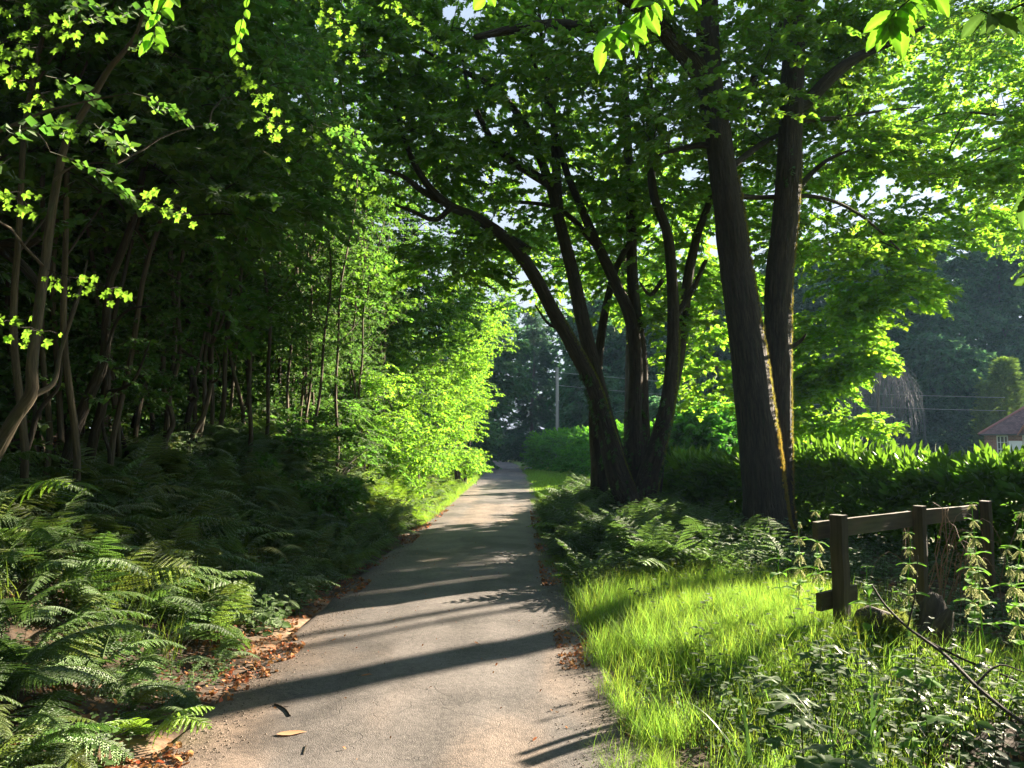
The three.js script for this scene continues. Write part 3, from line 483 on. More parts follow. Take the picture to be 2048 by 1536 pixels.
// ------------------------------------------------------------------ trees on the left bank
const bankTrees = [
  ['slender_bank_tree', 'pale crooked trunk leaning out of the bank at the photo\'s left edge', M.barkPale, [[-40, 960, 6, 34], [0, 890, 6, 28], [30, 835, 6, 26], [62, 789, 6, 25], [64, 734, 6, 21], [74, 645, 6.05, 20], [90, 530, 6.1, 18], [109, 390, 6.1, 16], [133, 281, 6, 15], [156, 242, 6, 14], [191, 184, 5.9, 13], [219, 137, 5.8, 11], [250, 101, 5.7, 9], [273, 66, 5.6, 7], [300, -20, 5.5, 5]], [[[62, 792, 6, 14], [105, 768, 6.1, 10], [121, 703, 6.2, 8], [156, 598, 6.3, 6], [175, 520, 6.4, 3]], [[109, 360, 6, 6], [140, 335, 6, 5], [200, 325, 6, 3], [230, 328, 5.9, 2]]]],
  ['slender_bank_tree', 'brown trunk bowing right from the bank edge, nearer of two leaning together', M.barkDark, [[122, 990, 7.6, 27], [126, 965, 7.6, 24], [145, 875, 7.6, 23], [172, 805, 7.6, 22], [207, 723, 7.6, 20], [213, 629, 7.6, 17], [219, 566, 7.6, 16], [234, 527, 7.6, 15], [266, 441, 7.6, 14], [285, 352, 7.5, 12], [305, 260, 7.5, 10], [313, 188, 7.4, 8], [324, 117, 7.3, 6], [336, 20, 7.2, 4]], [[[207, 723, 7.6, 8], [235, 640, 7.5, 6], [262, 618, 7.4, 5], [300, 612, 7.3, 3]], [[313, 188, 7.4, 5], [330, 130, 7.3, 4], [352, 105, 7.2, 2]]]],
  ['slender_bank_tree', 'brown trunk from the bank edge crossing behind its bowed neighbour', M.barkDark, [[165, 990, 7.9, 24], [170, 965, 7.9, 22], [188, 875, 7.9, 19], [203, 820, 7.9, 18], [213, 773, 7.9, 17], [214, 720, 8, 14], [226, 640, 8, 10], [246, 560, 8, 8], [262, 490, 8, 7], [281, 431, 7.9, 6], [310, 330, 7.8, 4]], [[[213, 785, 7.9, 9], [240, 778, 7.8, 7], [268, 760, 7.7, 6], [290, 710, 7.6, 4], [302, 678, 7.5, 2]]]],
  ['slender_bank_tree', 'thin zigzag trunk rising past the middle of the bank crest', M.barkPale, [[318, 965, 9.6, 12], [320, 945, 9.6, 12], [332, 879, 9.6, 11], [346, 848, 9.6, 10], [338, 801, 9.6, 10], [348, 754, 9.6, 10], [363, 687, 9.6, 10], [357, 648, 9.6, 9], [357, 559, 9.6, 8], [366, 505, 9.5, 7], [375, 390, 9.4, 6], [369, 332, 9.3, 5], [380, 200, 9.2, 3]], [[[363, 700, 9.6, 7], [400, 722, 9.5, 6], [415, 738, 9.4, 4]]]],
  ['slender_bank_tree', 'wavy pale trunk forking beyond the zigzag trunk on the bank', M.barkPale, [[366, 955, 10.5, 12], [367, 934, 10.5, 11], [377, 888, 10.5, 11], [406, 832, 10.5, 10], [422, 766, 10.5, 9], [424, 690, 10.5, 8], [437, 625, 10.5, 7], [445, 539, 10.4, 6], [447, 470, 10.3, 5], [455, 330, 10.2, 3]], [[[424, 690, 10.5, 6], [445, 640, 10.4, 5], [462, 590, 10.3, 4], [466, 540, 10.2, 2]], [[422, 766, 10.5, 5], [436, 757, 10.4, 4], [440, 730, 10.4, 3], [426, 690, 10.3, 2]]]],
  ['slender_bank_tree', 'thin mossy trunk with knobbly bends between the pale zigzag and wavy trunks', M.barkDark, [[352, 960, 11, 14], [366, 890, 11, 12], [384, 805, 11, 12], [392, 795, 11, 11], [376, 719, 11, 11], [384, 670, 11, 11], [372, 630, 11, 9], [368, 578, 11, 8], [374, 480, 11, 6], [380, 300, 11, 4]], [[[376, 800, 11, 5], [382, 760, 10.9, 4], [372, 730, 10.9, 3]]]],
  ['slender_bank_tree', 'dark slim trunk bending left then straight, beyond the wavy forked trunk', M.barkDark, [[472, 920, 13.5, 10], [473, 891, 13.5, 9], [477, 836, 13.5, 9], [496, 801, 13.5, 8], [494, 719, 13.5, 8], [498, 617, 13.4, 7], [504, 559, 13.3, 6], [500, 400, 13.2, 5], [508, 260, 13, 3]], [[[498, 640, 13.4, 6], [485, 600, 13.3, 4], [472, 560, 13.2, 2]], [[499, 680, 13.4, 4], [520, 660, 13.3, 3], [535, 650, 13.2, 2]]]],
  ['slender_bank_tree', 'very thin upright dark trunk, rightmost seen clearly in the shaded wood', M.barkDark, [[540, 900, 15.5, 8], [546, 850, 15.5, 7], [556, 800, 15.5, 7], [559, 695, 15.5, 7], [559, 598, 15.5, 6], [557, 420, 15.4, 5], [556, 280, 15.3, 3]], [[[560, 640, 15.5, 4], [574, 600, 15.4, 3], [570, 570, 15.3, 2]]]],
  ['slender_bank_tree', 'slim stem leaning right from the ferns near the left edge', M.barkDark, [[28, 990, 7.2, 13], [31, 965, 7.2, 12], [62, 875, 7.2, 11], [74, 832, 7.2, 9], [90, 805, 7.2, 8], [117, 773, 7.2, 7], [124, 690, 7.3, 5], [150, 600, 7.4, 3]], [[[62, 875, 7.2, 9], [70, 820, 7.3, 8], [60, 760, 7.4, 8], [84, 600, 7.6, 7], [92, 480, 7.8, 5]]]],
  ['slender_bank_tree', 'short curved sapling stem at the bank edge right of the leaning trunks', M.barkDark, [[214, 985, 7.9, 9], [215, 957, 7.9, 8], [219, 906, 7.9, 7], [207, 863, 7.9, 6], [206, 800, 7.9, 4], [214, 740, 7.9, 3]], []],
  ['slender_bank_tree', 'thin curving sapling stem behind the short curved sapling', M.barkDark, [[262, 960, 9, 10], [260, 930, 9, 9], [250, 895, 9, 9], [236, 840, 9, 8], [230, 734, 9, 7], [222, 640, 9, 5], [230, 500, 9, 3]], []],
  ['slender_bank_tree', 'dark upright trunk standing back in the wood behind the pale leaning trunk', M.barkDark, [[125, 930, 11, 22], [128, 850, 11, 20], [128, 720, 11, 20], [132, 600, 11, 18], [140, 440, 11, 14], [150, 250, 11, 8]], [[[130, 660, 11, 10], [160, 590, 11, 7], [190, 470, 11, 4]]]],
  ['slender_bank_tree', 'dark leaning trunk in the wood behind the short curved sapling', M.barkDark, [[255, 930, 11.5, 18], [270, 850, 11.5, 16], [285, 790, 11.5, 14], [300, 690, 11.5, 10], [318, 560, 11.5, 7], [330, 380, 11.5, 4]], []],
  ['slender_bank_tree', 'thick dark trunk deep in shade above the far end of the fern bank', M.barkDark, [[590, 900, 19, 16], [592, 840, 19, 15], [598, 700, 19, 13], [602, 520, 19, 10], [600, 330, 19, 6]], [[[598, 700, 19, 6], [630, 620, 18.5, 4], [650, 560, 18, 3]]]],
];
bankTrees.forEach(([name, label, mat, main, subs], k) => {
  const base = P(main[0][0], main[0][1], main[0][2]); base.y = ground(base.x, base.z);
  const t = thing(name, label, 'tree', base);
  const m = stem(main, 10, { seed: k + 91, rough: 0.1 }, 0.09);
  if (m.pts[0].y > base.y) m.pts[0].y = base.y - 0.1;
  part('trunk', m.geo, mat, t);
  const nodes = m.pts.filter((p) => p.y > 3.0);
  for (const s of subs) { const l = stem(s, 7, { seed: k + 131 }, 0.08); part('limb', l.geo, mat, t); nodes.push(...l.pts.slice(2)); }
  const top = m.pts[m.pts.length - 1], r = rng(k + 400), blobs = [];
  const d = main[0][2], small = main.length < 8;
  if (!small) for (let j = 0; j < 5; j++) blobs.push([V(top.x + r.g() * 0.9, lerp(3.4, 6.6, (j + r()) / 5), top.z + r.g() * 0.9), 1.2, 0.6, 1.2, 60]);
  if (!small) blobs.push([V(top.x + 0.3, Math.max(top.y, 5.5), top.z), 1.6, 0.9, 1.5, 120]);
  else blobs.push([top.clone(), 0.5, 0.4, 0.5, 26]);
  const pts = crownPoints(blobs, 500 + k, { gap: 0.43, freq: 1.3, tint: 0.2 });
  part('twigs', reach(nodes.length ? nodes : m.pts.slice(-4), pick(pts, small ? 5 : 46, k), k + 3, 0.002, 0.014).geo(), mat, t).userData.kind = 'stuff';
  CROWN(t, k % 3 ? S.maple : S.hazel, M.maple, pts.map((e) => { e[4] *= 0.72; return e; }));
});
{ // dead crooked branch wedged in the trees at the left edge
  const a = stem([[-30, 492, 7, 26], [0, 492, 7, 24], [23, 486, 7, 22], [50, 492, 6.9, 18], [78, 477, 6.8, 12]], 9, { seed: 7, rough: 0.2 }), b = stem([[0, 494, 7, 24], [15, 506, 7, 22], [38, 525, 6.9, 20], [70, 560, 6.8, 16], [84, 590, 6.7, 8]], 9, { seed: 9, rough: 0.2 });
  const g = part('dead_branch', mergeGeometries([a.geo, b.geo]), M.barkDark); tag(g, 'crooked forked dead branch lodged against the pale trunk at left', 'branch');
}

// ------------------------------------------------------------------ further trees
function tree(o) { // trunk, branches and a crown made of several uneven masses
  const { name = 'tree', label, group, x, d, h, r, low, mat, bark = M.barkDark, leaf, n, tr = 0.12, size = 1, lean = [0, 0], seed, lobes = 9, gap = 0.42, cone = 0, sides = 8, freq = 0.8, reachN = 40 } = o;
  const q = rng(seed), y = ground(x, -d), base = V(x, y - 0.15, -d), t = thing(name, label, 'tree', base, group), g = new GB(), pts = [], rad = [];
  for (let k = 0; k <= 12; k++) { const s = k / 12; pts.push(V(x + lean[0] * s * s + Math.sin(s * 6 + seed) * 0.04 * h * s * 0.5, base.y + h * 0.92 * s, -d + lean[1] * s * s + Math.cos(s * 5 + seed) * 0.02 * h * s)); rad.push(tr * (1 - 0.85 * s) * (k ? 1 : 1.35)); }
  g.tube(pts, rad, sides, { rough: 0.1, seed }); part('trunk', g.geo(), bark, t);
  const blobs = [];
  for (let k = 0; k < lobes; k++) {
    const s = (k + 0.5) / lobes, hh = lerp(low, h * 0.97, s), w = cone ? (1 - s) * 0.95 + 0.08 : Math.sin(Math.PI * lerp(0.22, 0.9, s)) , a = q() * 6.28, i = Math.min(12, Math.round(hh / h * 12)), ro = r * w * q.r(0.2, 0.6) * (cone ? 0.3 : 1);
    blobs.push([V(pts[i].x + Math.cos(a) * ro, y + hh, pts[i].z + Math.sin(a) * ro), r * w * q.r(0.55, 0.8), (h - low) / lobes * q.r(0.8, 1.3), r * w * q.r(0.55, 0.8), Math.round(n / lobes * (0.4 + w))]);
  }
  const cp = crownPoints(blobs, seed + 900, { gap, freq, tint: 0.2 });
  if (reachN) part('branches', reach(pts.filter((p) => p.y > y + low * 0.7), pick(cp, reachN, seed), seed, 0.004 * size + 0.003, 0.06).geo(), bark, t).userData.kind = 'stuff';
  CROWN(t, leaf, mat, cp.map((e) => { e[4] *= size; return e; }));
  return t;
}
{ // understorey of the wood on the left, behind the bank trees
  const spots = [[-6.2, 9.5], [-7.6, 7.2], [-9.5, 10.5], [-6.8, 13], [-8.8, 15], [-5.6, 16.5], [-11.5, 14], [-7.2, 19], [-10, 20], [-5.2, 21], [-13, 19], [-8, 25], [-5.4, 26.5], [-12, 27], [-6.8, 32], [-10.5, 35], [-15, 24], [-14.5, 11]];
  const r = rng(61), q2 = rng(67);
  spots.forEach(([x, d], k) => tree({ name: 'woodland_tree', label: 'slim tree with dark leaves standing deep in the shaded wood beyond the fern bank', group: 'slim dark trees in the wood on the left', x, d, h: r.r(7, 9.5), r: r.r(1.9, 2.6), low: r.r(0.9, 2.2), mat: k % 4 ? M.dark : M.maple, leaf: k % 2 ? S.hazel : S.maple, n: 560, tr: r.r(0.035, 0.06), seed: 700 + k, lean: [r.g() * 0.5, r.g() * 0.4], size: 1.05, lobes: 11 }));
  { // thin wavy stems, one after another along the crest
    const g = new GB(), p = [], w = []; for (let k = 0; k <= 22; k++) { const s = k / 22; p.push(V(0.07 * Math.sin(s * 9) + 0.03 * Math.sin(s * 23) + 0.3 * s * s, 6.6 * s - 0.1, 0.06 * Math.cos(s * 8) + 0.02 * Math.sin(s * 19))); w.push(0.028 * (1 - 0.8 * s) + 0.004); }
    const first = thing('sapling', '', '', V(0, 0, 0)); g.tube(p, w, 7, { rough: 0.15 }); part('stem', g.geo(), M.barkPale, first, false);
    for (const [i, a, L] of [[8, 0.4, 1.2], [13, 2.6, 1.2], [16, 4.4, 0.9]]) { const b = new GB(), o = p[i]; b.tube([0, 1, 2, 3, 4].map((j) => V(o.x + Math.cos(a) * L * j / 5, o.y + 0.26 * j, o.z + Math.sin(a) * L * j / 5)), [0.012, 0.01, 0.008, 0.006, 0.003], 5, {}); part('side_branch', b.geo(), M.barkPale, first, false); }
    const cp = crownPoints([[V(0.35, 6.1, 0), 0.8, 0.6, 0.8, 34], [V(0.15, 4.8, 0.1), 0.6, 0.5, 0.6, 16]], 640, { gap: 0.3 }); scatter('crown', S.hazel, M.maple, cp.map((e) => { e[4] *= 0.75; return e; }), first);
    for (let k = 0; k < 56; k++) { const o = k ? first.clone() : first, d = 6.4 + Math.pow(q2(), 1.1) * 15, x = -3.75 - q2() * 1.7 + (d > 14 ? 0.3 : 0), near = d < 9 ? 'near the leaning trunks' : d < 13 ? 'beside the zigzag and wavy trunks' : 'towards the sunlit bushes'; if (k) { o.name = numbered('sapling'); scene.add(o); } o.position.set(x, ground(x, -d), -d); o.rotation.set(q2.g() * 0.1, q2() * 6.28, q2.g() * 0.1); o.scale.set(q2.r(0.8, 1.2), q2.r(0.75, 1.2), q2.r(0.8, 1.2)); tag(o, 'very thin wavy sapling on the bank crest, ' + near, 'sapling', 'thin wavy saplings ' + near); }
  }
  // tall canopy trees whose dark crowns close the top left of the picture
  [[-4.6, 18.5, 12, 3.2], [-6.5, 11.5, 11, 3], [-8.5, 23, 14, 4], [-3.9, 25, 10.5, 2.8]].forEach(([x, d, h, rr], k) => tree({ name: 'canopy_tree', label: ['tall tree whose dark leafy boughs overhang the lane from the bank', 'tall tree closing the top left with dense dark leaves', 'tall dark tree far back in the wood on the left', 'leafy tree arching over the sunlit bushes left of the lane'][k], x, d, h, r: rr, low: [3.2, 3.4, 4, 3][k], mat: M.maple, leaf: S.beech, n: 1300, tr: 0.1, seed: 760 + k, lean: [0.5, 0.2], lobes: 12, reachN: 60 }));
  { // the dark thicket that fills the wood from the ground up
    const q = rng(63), list = []; for (let k = 0; k < 40000 && list.length < 13500; k++) { const d = q.r(5, 36), x = -4.9 - Math.pow(q(), 1.5) * 8 + (d > 12 ? 0.7 : 0), h = 0.1 + Math.pow(q(), 1.2) * 6; if (fbm(x * 0.7, h * 0.8, d * 0.7, 3) < 0.45) continue; const b = q.r(0.6, 1.35); list.push([V(x, ground(x, -d) + h, -d), q() * 6.28, q.g() * 0.4, q.g() * 0.5, q.r(0.8, 1.5), [b, b, b]]); }
    for (let k = 0, n = 0; k < 9000 && n < 2600; k++) { const d = q.r(7.5, 24), x = -3.9 - q() * 1.2 + (d > 14 ? 0.4 : 0), h = 0.9 + q() * 3.6; if (fbm(x * 0.9, h * 0.8, d * 0.8 + 7, 3) < 0.5) continue; n++; const b = q.r(0.7, 1.4); list.push([V(x, ground(x, -d) + h, -d), q() * 6.28, q.g() * 0.5, q.g() * 0.5, q.r(0.6, 1.1), [b, b, b]]); }
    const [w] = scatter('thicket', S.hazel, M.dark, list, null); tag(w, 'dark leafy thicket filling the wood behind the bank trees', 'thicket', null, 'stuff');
  }
  // what is left of the wood behind them: a mass nobody could count
  const q = rng(62), list = [];
  for (let k = 0; k < 7000; k++) { const d = q.r(4, 95), x = -14 - q() * 16 - Math.max(0, d - 60) * 0.25, h = Math.pow(q(), 1.3) * 15; if (fbm(x * 0.3, h * 0.4, d * 0.3, 2) < 0.42) continue; const b = q.r(0.7, 1.3); list.push([V(x, ground(x, -d) + h, -d), q() * 6.28, q.g() * 0.4, q.g() * 0.5, q.r(0.7, 1.3), [b, b, b]]); }
  const [w] = scatter('woodland', S.far, M.fardark, list, null); tag(w, 'dark mass of trees closing off the wood on the left', 'woodland', null, 'stuff');
}
{ // the wood goes on behind the camera and closes over the lane there, so that little sky lights the shade
  const q = rng(66), list = [], add = (x, d, h) => { if (fbm(x * 0.4, h * 0.5, d * 0.4 + 40, 2) < 0.36) return; const b = q.r(0.7, 1.3); list.push([V(x, ground(x, -d) + h, -d), q() * 6.28, q.g() * 0.4, q.g() * 0.5, q.r(0.8, 1.4), [b, b, b]]); };
  for (let k = 0; k < 2600; k++) add(q.r(-22, 22), q.r(-30, -7), Math.pow(q(), 1.1) * 14 + 0.5);
  for (let k = 0; k < 1500; k++) add(q.r(7.5, 17), q.r(-10, 1.5), Math.pow(q(), 1.1) * 12 + 0.5);
  for (let k = 0; k < 1300; k++) add(q.r(-16, -5), q.r(-10, 4), 1 + q() * 10);
  for (let k = 0; k < 1500; k++) add(q.r(-8, 8), q.r(-14, -0.5), q.r(8.5, 12));
  const [w] = scatter('rear_woodland', S.far, M.dark, list, null); tag(w, 'leafy wood closing over the lane behind the viewpoint', 'woodland', null, 'stuff');
}
// ------------------------------------------------------------------ bushes along the left of the lane, and the far bend
function bush(name, label, blobs, mat, leaf, seed, size = 1, stems = 9, category = 'bush', opt = {}) {
  const lo = blobs.reduce((a, b) => (b[0].y - b[2] < a[0].y - a[2] ? b : a)), x = blobs.reduce((s, b) => s + b[0].x, 0) / blobs.length, z = blobs.reduce((s, b) => s + b[0].z, 0) / blobs.length;
  const base = V(x, ground(x, z) - 0.05, z), t = thing(name, label, category, base), pts = crownPoints(blobs.flatMap((b) => { const q = rng(seed + b[4]); return [0, 1, 2].map(() => [b[0].clone().add(V(q.g() * b[1] * 0.55, q.g() * b[2] * 0.55, q.g() * b[3] * 0.4)), b[1] * q.r(0.45, 0.8), b[2] * q.r(0.4, 0.75), b[3] * q.r(0.5, 0.9), Math.round(b[4] / 3)]); }), seed, { gap: 0.4, freq: 1.2, tint: 0.26, ...opt }), r = rng(seed), g = new GB(), nodes = [];
  for (let k = 0; k < stems; k++) { const e = pts[r.i(pts.length)][0], p = []; for (let i = 0; i <= 6; i++) { const s = i / 6; p.push(V(lerp(x + r.g() * 0.05, e.x, s * s * 0.6 + s * 0.4), lerp(base.y, e.y, s), lerp(z, e.z, s * s * 0.6 + s * 0.4))); } g.tube(p, [0.035, 0.03, 0.026, 0.02, 0.016, 0.012, 0.006], 6, {}); nodes.push(...p.slice(2)); }
  part('stems', g.geo(), M.barkDark, t).userData.kind = 'stuff';
  part('twigs', reach(nodes, pick(pts, 50, seed), seed, 0.003, 0.014).geo(), M.barkDark, t).userData.kind = 'stuff';
  scatter('foliage', leaf, mat, pts.map((e) => { e[4] *= size; return e; }), t);
  return t;
}
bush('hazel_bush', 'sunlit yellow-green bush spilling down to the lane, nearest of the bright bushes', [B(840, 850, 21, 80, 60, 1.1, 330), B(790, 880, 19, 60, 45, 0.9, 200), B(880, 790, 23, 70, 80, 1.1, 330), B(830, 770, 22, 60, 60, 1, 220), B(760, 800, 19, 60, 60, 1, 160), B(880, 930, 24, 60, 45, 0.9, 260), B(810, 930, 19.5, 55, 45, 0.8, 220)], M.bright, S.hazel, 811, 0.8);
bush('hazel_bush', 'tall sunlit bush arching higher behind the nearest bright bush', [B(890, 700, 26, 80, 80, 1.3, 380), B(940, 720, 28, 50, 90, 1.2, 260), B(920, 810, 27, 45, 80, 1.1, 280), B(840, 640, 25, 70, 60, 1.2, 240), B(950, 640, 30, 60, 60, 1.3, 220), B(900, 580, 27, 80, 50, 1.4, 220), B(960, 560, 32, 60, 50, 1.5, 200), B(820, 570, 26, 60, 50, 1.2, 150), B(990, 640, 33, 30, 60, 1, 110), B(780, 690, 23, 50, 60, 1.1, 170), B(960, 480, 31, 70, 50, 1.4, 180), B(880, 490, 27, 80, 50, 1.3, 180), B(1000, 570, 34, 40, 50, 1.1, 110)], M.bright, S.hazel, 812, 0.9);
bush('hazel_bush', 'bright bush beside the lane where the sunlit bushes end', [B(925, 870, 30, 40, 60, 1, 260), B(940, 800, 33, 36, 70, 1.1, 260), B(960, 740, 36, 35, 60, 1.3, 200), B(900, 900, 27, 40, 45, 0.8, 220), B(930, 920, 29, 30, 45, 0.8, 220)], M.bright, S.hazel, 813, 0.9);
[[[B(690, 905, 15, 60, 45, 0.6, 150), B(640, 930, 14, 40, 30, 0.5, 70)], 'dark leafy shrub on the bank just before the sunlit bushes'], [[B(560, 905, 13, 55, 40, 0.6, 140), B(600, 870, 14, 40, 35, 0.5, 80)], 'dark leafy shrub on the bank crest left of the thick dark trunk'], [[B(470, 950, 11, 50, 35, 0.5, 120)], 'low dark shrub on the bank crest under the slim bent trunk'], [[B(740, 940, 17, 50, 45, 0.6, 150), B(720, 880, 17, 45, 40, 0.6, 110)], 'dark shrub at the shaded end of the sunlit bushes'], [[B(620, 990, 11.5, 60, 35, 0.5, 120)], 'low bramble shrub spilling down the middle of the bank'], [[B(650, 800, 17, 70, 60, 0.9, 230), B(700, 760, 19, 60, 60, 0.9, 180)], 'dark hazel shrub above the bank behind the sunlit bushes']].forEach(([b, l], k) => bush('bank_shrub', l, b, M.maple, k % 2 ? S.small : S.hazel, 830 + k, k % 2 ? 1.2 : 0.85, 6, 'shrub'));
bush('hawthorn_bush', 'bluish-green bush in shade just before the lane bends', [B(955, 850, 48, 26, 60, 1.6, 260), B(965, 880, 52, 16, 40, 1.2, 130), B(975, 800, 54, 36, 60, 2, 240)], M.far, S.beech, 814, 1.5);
tree({ name: 'leaning_tree', label: 'blue-green tree leaning over the distant bend of the lane', x: -3.6, d: 56, h: 12, r: 3.6, low: 3.6, mat: M.far, leaf: S.far, n: 1100, tr: 0.16, seed: 822, lean: [3.2, 1], size: 0.75, lobes: 12 });
// ------------------------------------------------------------------ hedges
function hedge(name, label, path, w, top, mat, leaf, n, seed, size) { // path [[x, d], ...]; shoots thick near the surface
  const base = V(path[0][0], 0, -path[0][1]), t = thing(name, label, 'hedge', base), r = rng(seed), list = [], L = [];
  for (let k = 1; k < path.length; k++) L.push(Math.hypot(path[k][0] - path[k - 1][0], path[k][1] - path[k - 1][1]));
  const tot = L.reduce((a, b) => a + b, 0), g = new GB();
  const at = (s) => { s *= tot; let k = 0; while (k < L.length - 1 && s > L[k]) s -= L[k++]; const f = s / L[k], [a, b] = path[k], [c, d] = path[k + 1]; return [lerp(a, c, f), lerp(b, d, f), (d - b) / L[k], -(c - a) / L[k]]; };
  for (let k = 0; k < n; k++) {
    const [x, d, nx, nd] = at(r()), H = top * (1 + 0.12 * (fbm(x * 1.6, d * 1.6, seed, 4) - 0.5) * 3.4), W = w / 2 * (1 + 0.25 * (fbm(x, d, seed + 5, 2) - 0.5));
    let o = r.r(-1, 1), h = r(), up = 0;
    if (r() < 0.4) { h = 1 - Math.abs(r.g()) * 0.05; up = 1; } else { o = Math.sign(o) * (1 - Math.abs(r.g()) * 0.14); h = 0.06 + 0.94 * h; }
    o *= 1 - 0.25 * smooth(0.75, 1, h);
    const X = x + nx * o * W, D = d + nd * o * W, b = r.r(0.7, 1.25), hue = r.g() * 0.06, out = Math.atan2(nd * Math.sign(o), nx * Math.sign(o));
    list.push([V(X, ground(X, -D) + h * H, -D), out + r.g() * 1.3, up ? r.r(-0.1, 1.3) : r.r(-0.5, 0.8), r.g() * 0.7, size * r.r(0.6, 1.35), up ? [b * 1.4, b * 1.25, b] : [b * (1 + hue), b, b * (1 - hue)]]);  // top shoots lighter: young leaves, with the sunlit top also put into the tint
  }
  for (let k = 0; k < tot * 3; k++) { const [x, d, nx, nd] = at(r()), o = r.g() * 0.3 * w * 0.5, X = x + nx * o, D = d + nd * o, p = []; for (let i = 0; i <= 4; i++) p.push(V(X + r.g() * 0.06 * i, ground(X, -D) - 0.05 + top * 0.9 * i / 4, -D + r.g() * 0.06 * i)); g.tube(p, [0.025, 0.022, 0.018, 0.013, 0.006], 5, {}); }
  part('stems', g.geo(), M.barkDark, t).userData.kind = 'stuff';
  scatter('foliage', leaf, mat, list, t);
  return [t, at];
}
const laurelShoot = (() => { const r = rng(41), g = new GB(); g.tube([V(0, 0, 0), V(0.14, 0.01, 0), V(0.28, 0.03, 0)], [0.005, 0.004, 0.002], 4, { col: [1, 1.1, 0.8] }); for (let k = 0; k < 9; k++) { const t = 0.25 + 0.75 * k / 8, a = k * 2.4, b = r.r(0.8, 1.2), e = lerp(1.1, 0.45, t); const dir = V(Math.cos(e), Math.sin(e) * Math.cos(a), Math.sin(e) * Math.sin(a)); g.leaf(V(0.28 * t, 0.02 * t, 0), dir, V(-Math.sin(e), Math.cos(e) * Math.cos(a), Math.cos(e) * Math.sin(a)).add(V(0, 0.2, 0)), r.r(0.1, 0.15), r.r(0.042, 0.052), 'laurel', [b, b, b]); } return g.geo(); })();
{
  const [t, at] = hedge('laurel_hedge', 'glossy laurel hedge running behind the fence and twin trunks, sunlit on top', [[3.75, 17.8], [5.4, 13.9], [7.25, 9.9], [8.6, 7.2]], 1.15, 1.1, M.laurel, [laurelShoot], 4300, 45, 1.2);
  // the young shoots that stick out on top, leaf by leaf
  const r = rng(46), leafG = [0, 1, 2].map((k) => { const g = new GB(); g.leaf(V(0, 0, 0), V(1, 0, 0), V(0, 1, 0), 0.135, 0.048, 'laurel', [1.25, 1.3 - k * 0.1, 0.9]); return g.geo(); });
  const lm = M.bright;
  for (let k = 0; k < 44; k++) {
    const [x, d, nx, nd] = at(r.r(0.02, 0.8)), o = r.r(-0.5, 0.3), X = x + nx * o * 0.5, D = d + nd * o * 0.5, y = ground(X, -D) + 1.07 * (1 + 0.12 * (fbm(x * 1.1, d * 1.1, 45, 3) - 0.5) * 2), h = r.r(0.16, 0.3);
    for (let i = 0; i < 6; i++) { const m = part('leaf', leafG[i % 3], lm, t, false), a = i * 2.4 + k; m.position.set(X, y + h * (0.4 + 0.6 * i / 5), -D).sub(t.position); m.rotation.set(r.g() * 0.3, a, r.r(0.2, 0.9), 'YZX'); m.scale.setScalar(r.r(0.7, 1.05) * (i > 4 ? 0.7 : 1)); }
  }
}
hedge('clipped_hedge', 'rounded bright green hedge beside the distant driveway, before the utility pole', [[2.4, 53], [3.2, 48.5], [4.4, 43.5], [5.4, 38], [5.6, 33]], 2.3, 1.85, M.privet, S.beech, 3000, 47, 1.15);
// ------------------------------------------------------------------ far trees and woods
const farTrees = [
  ['dark_conifer', 'dark conifer standing left of the end of the lane', -9, 92, 18, 4.5, 1, M.fardark, 1], ['dark_conifer', 'dark conifer straight behind the bend of the lane', -3.5, 98, 20, 4.6, 1, M.fardark, 1], ['dark_conifer', 'dark conifer behind the far clipped hedge, left of the pole', 2.5, 95, 19, 4.6, 1.5, M.fardark, 1],
  ['birch_tree', 'loose grey-green birch just right of the utility pole', 6.6, 68, 8.5, 2.2, 1.2, M.far, 0], ['far_tree', 'hazy green tree behind the birch and the pole', 8, 78, 17, 4.6, 2, M.far, 0], ['far_tree', 'hazy tree glimpsed between the many stems', 14, 74, 18, 5, 2, M.far, 0], ['far_tree', 'hazy tree glimpsed between stems and twin trunks', 21, 78, 20, 5.2, 2, M.far, 0],
  ['far_tree', 'tall hazy tree rising behind the drooping sycamore', 29, 80, 23, 5.4, 3, M.far, 0], ['far_tree', 'tall hazy tree behind the grey weeping tree', 37, 84, 25, 5.6, 3, M.far, 0], ['far_tree', 'tall hazy tree right of the weeping tree with a bare lower trunk', 43.5, 86, 27, 5.2, 8, M.far, 0], ['far_tree', 'tall hazy tree above the teal tree', 50, 88, 27, 5.4, 4, M.far, 0], ['far_tree', 'tallest hazy tree above the golden conifer', 57, 88, 29, 5.6, 5, M.far, 0], ['far_tree', 'tall hazy tree at the right edge above the house', 64, 92, 30, 6, 4, M.far, 0],
  ['teal_tree', 'blue-green rounded tree left of the golden conifer', 39.5, 72, 12.5, 3.8, 5, M.far, 0], ['dark_shrub', 'dark broad shrub beyond the hedge, left of the golden conifer', 36.5, 68, 5.5, 3.6, 0.3, M.fardark, 0], ['dark_shrub', 'dark broad shrub beyond the hedge, below the weeping tree', 33, 72, 6, 3.8, 0.3, M.fardark, 0],
  ['garden_shrub', 'soft green shrub seen over the hedge left of the twin trunks', 7.6, 30, 3.1, 1.5, 0.3, M.privet, 0], ['garden_shrub', 'yellow-green shrub seen over the hedge just left of the twin trunks', 10.4, 36, 3.6, 1.6, 0.3, M.bright, 0], ['garden_shrub', 'grey-green shrub farther beyond the hedge between the trees', 9, 44, 4.4, 2.2, 0.3, M.far, 0],
  ['dark_shrub', 'low dark shrubs edging the outside of the lane bend', -1.2, 84, 2.6, 2.6, 0.2, M.fardark, 0], ['dark_shrub', 'low dark shrub behind the left end of the clipped hedge', 1.6, 76, 2.6, 2.6, 0.2, M.fardark, 0],
];
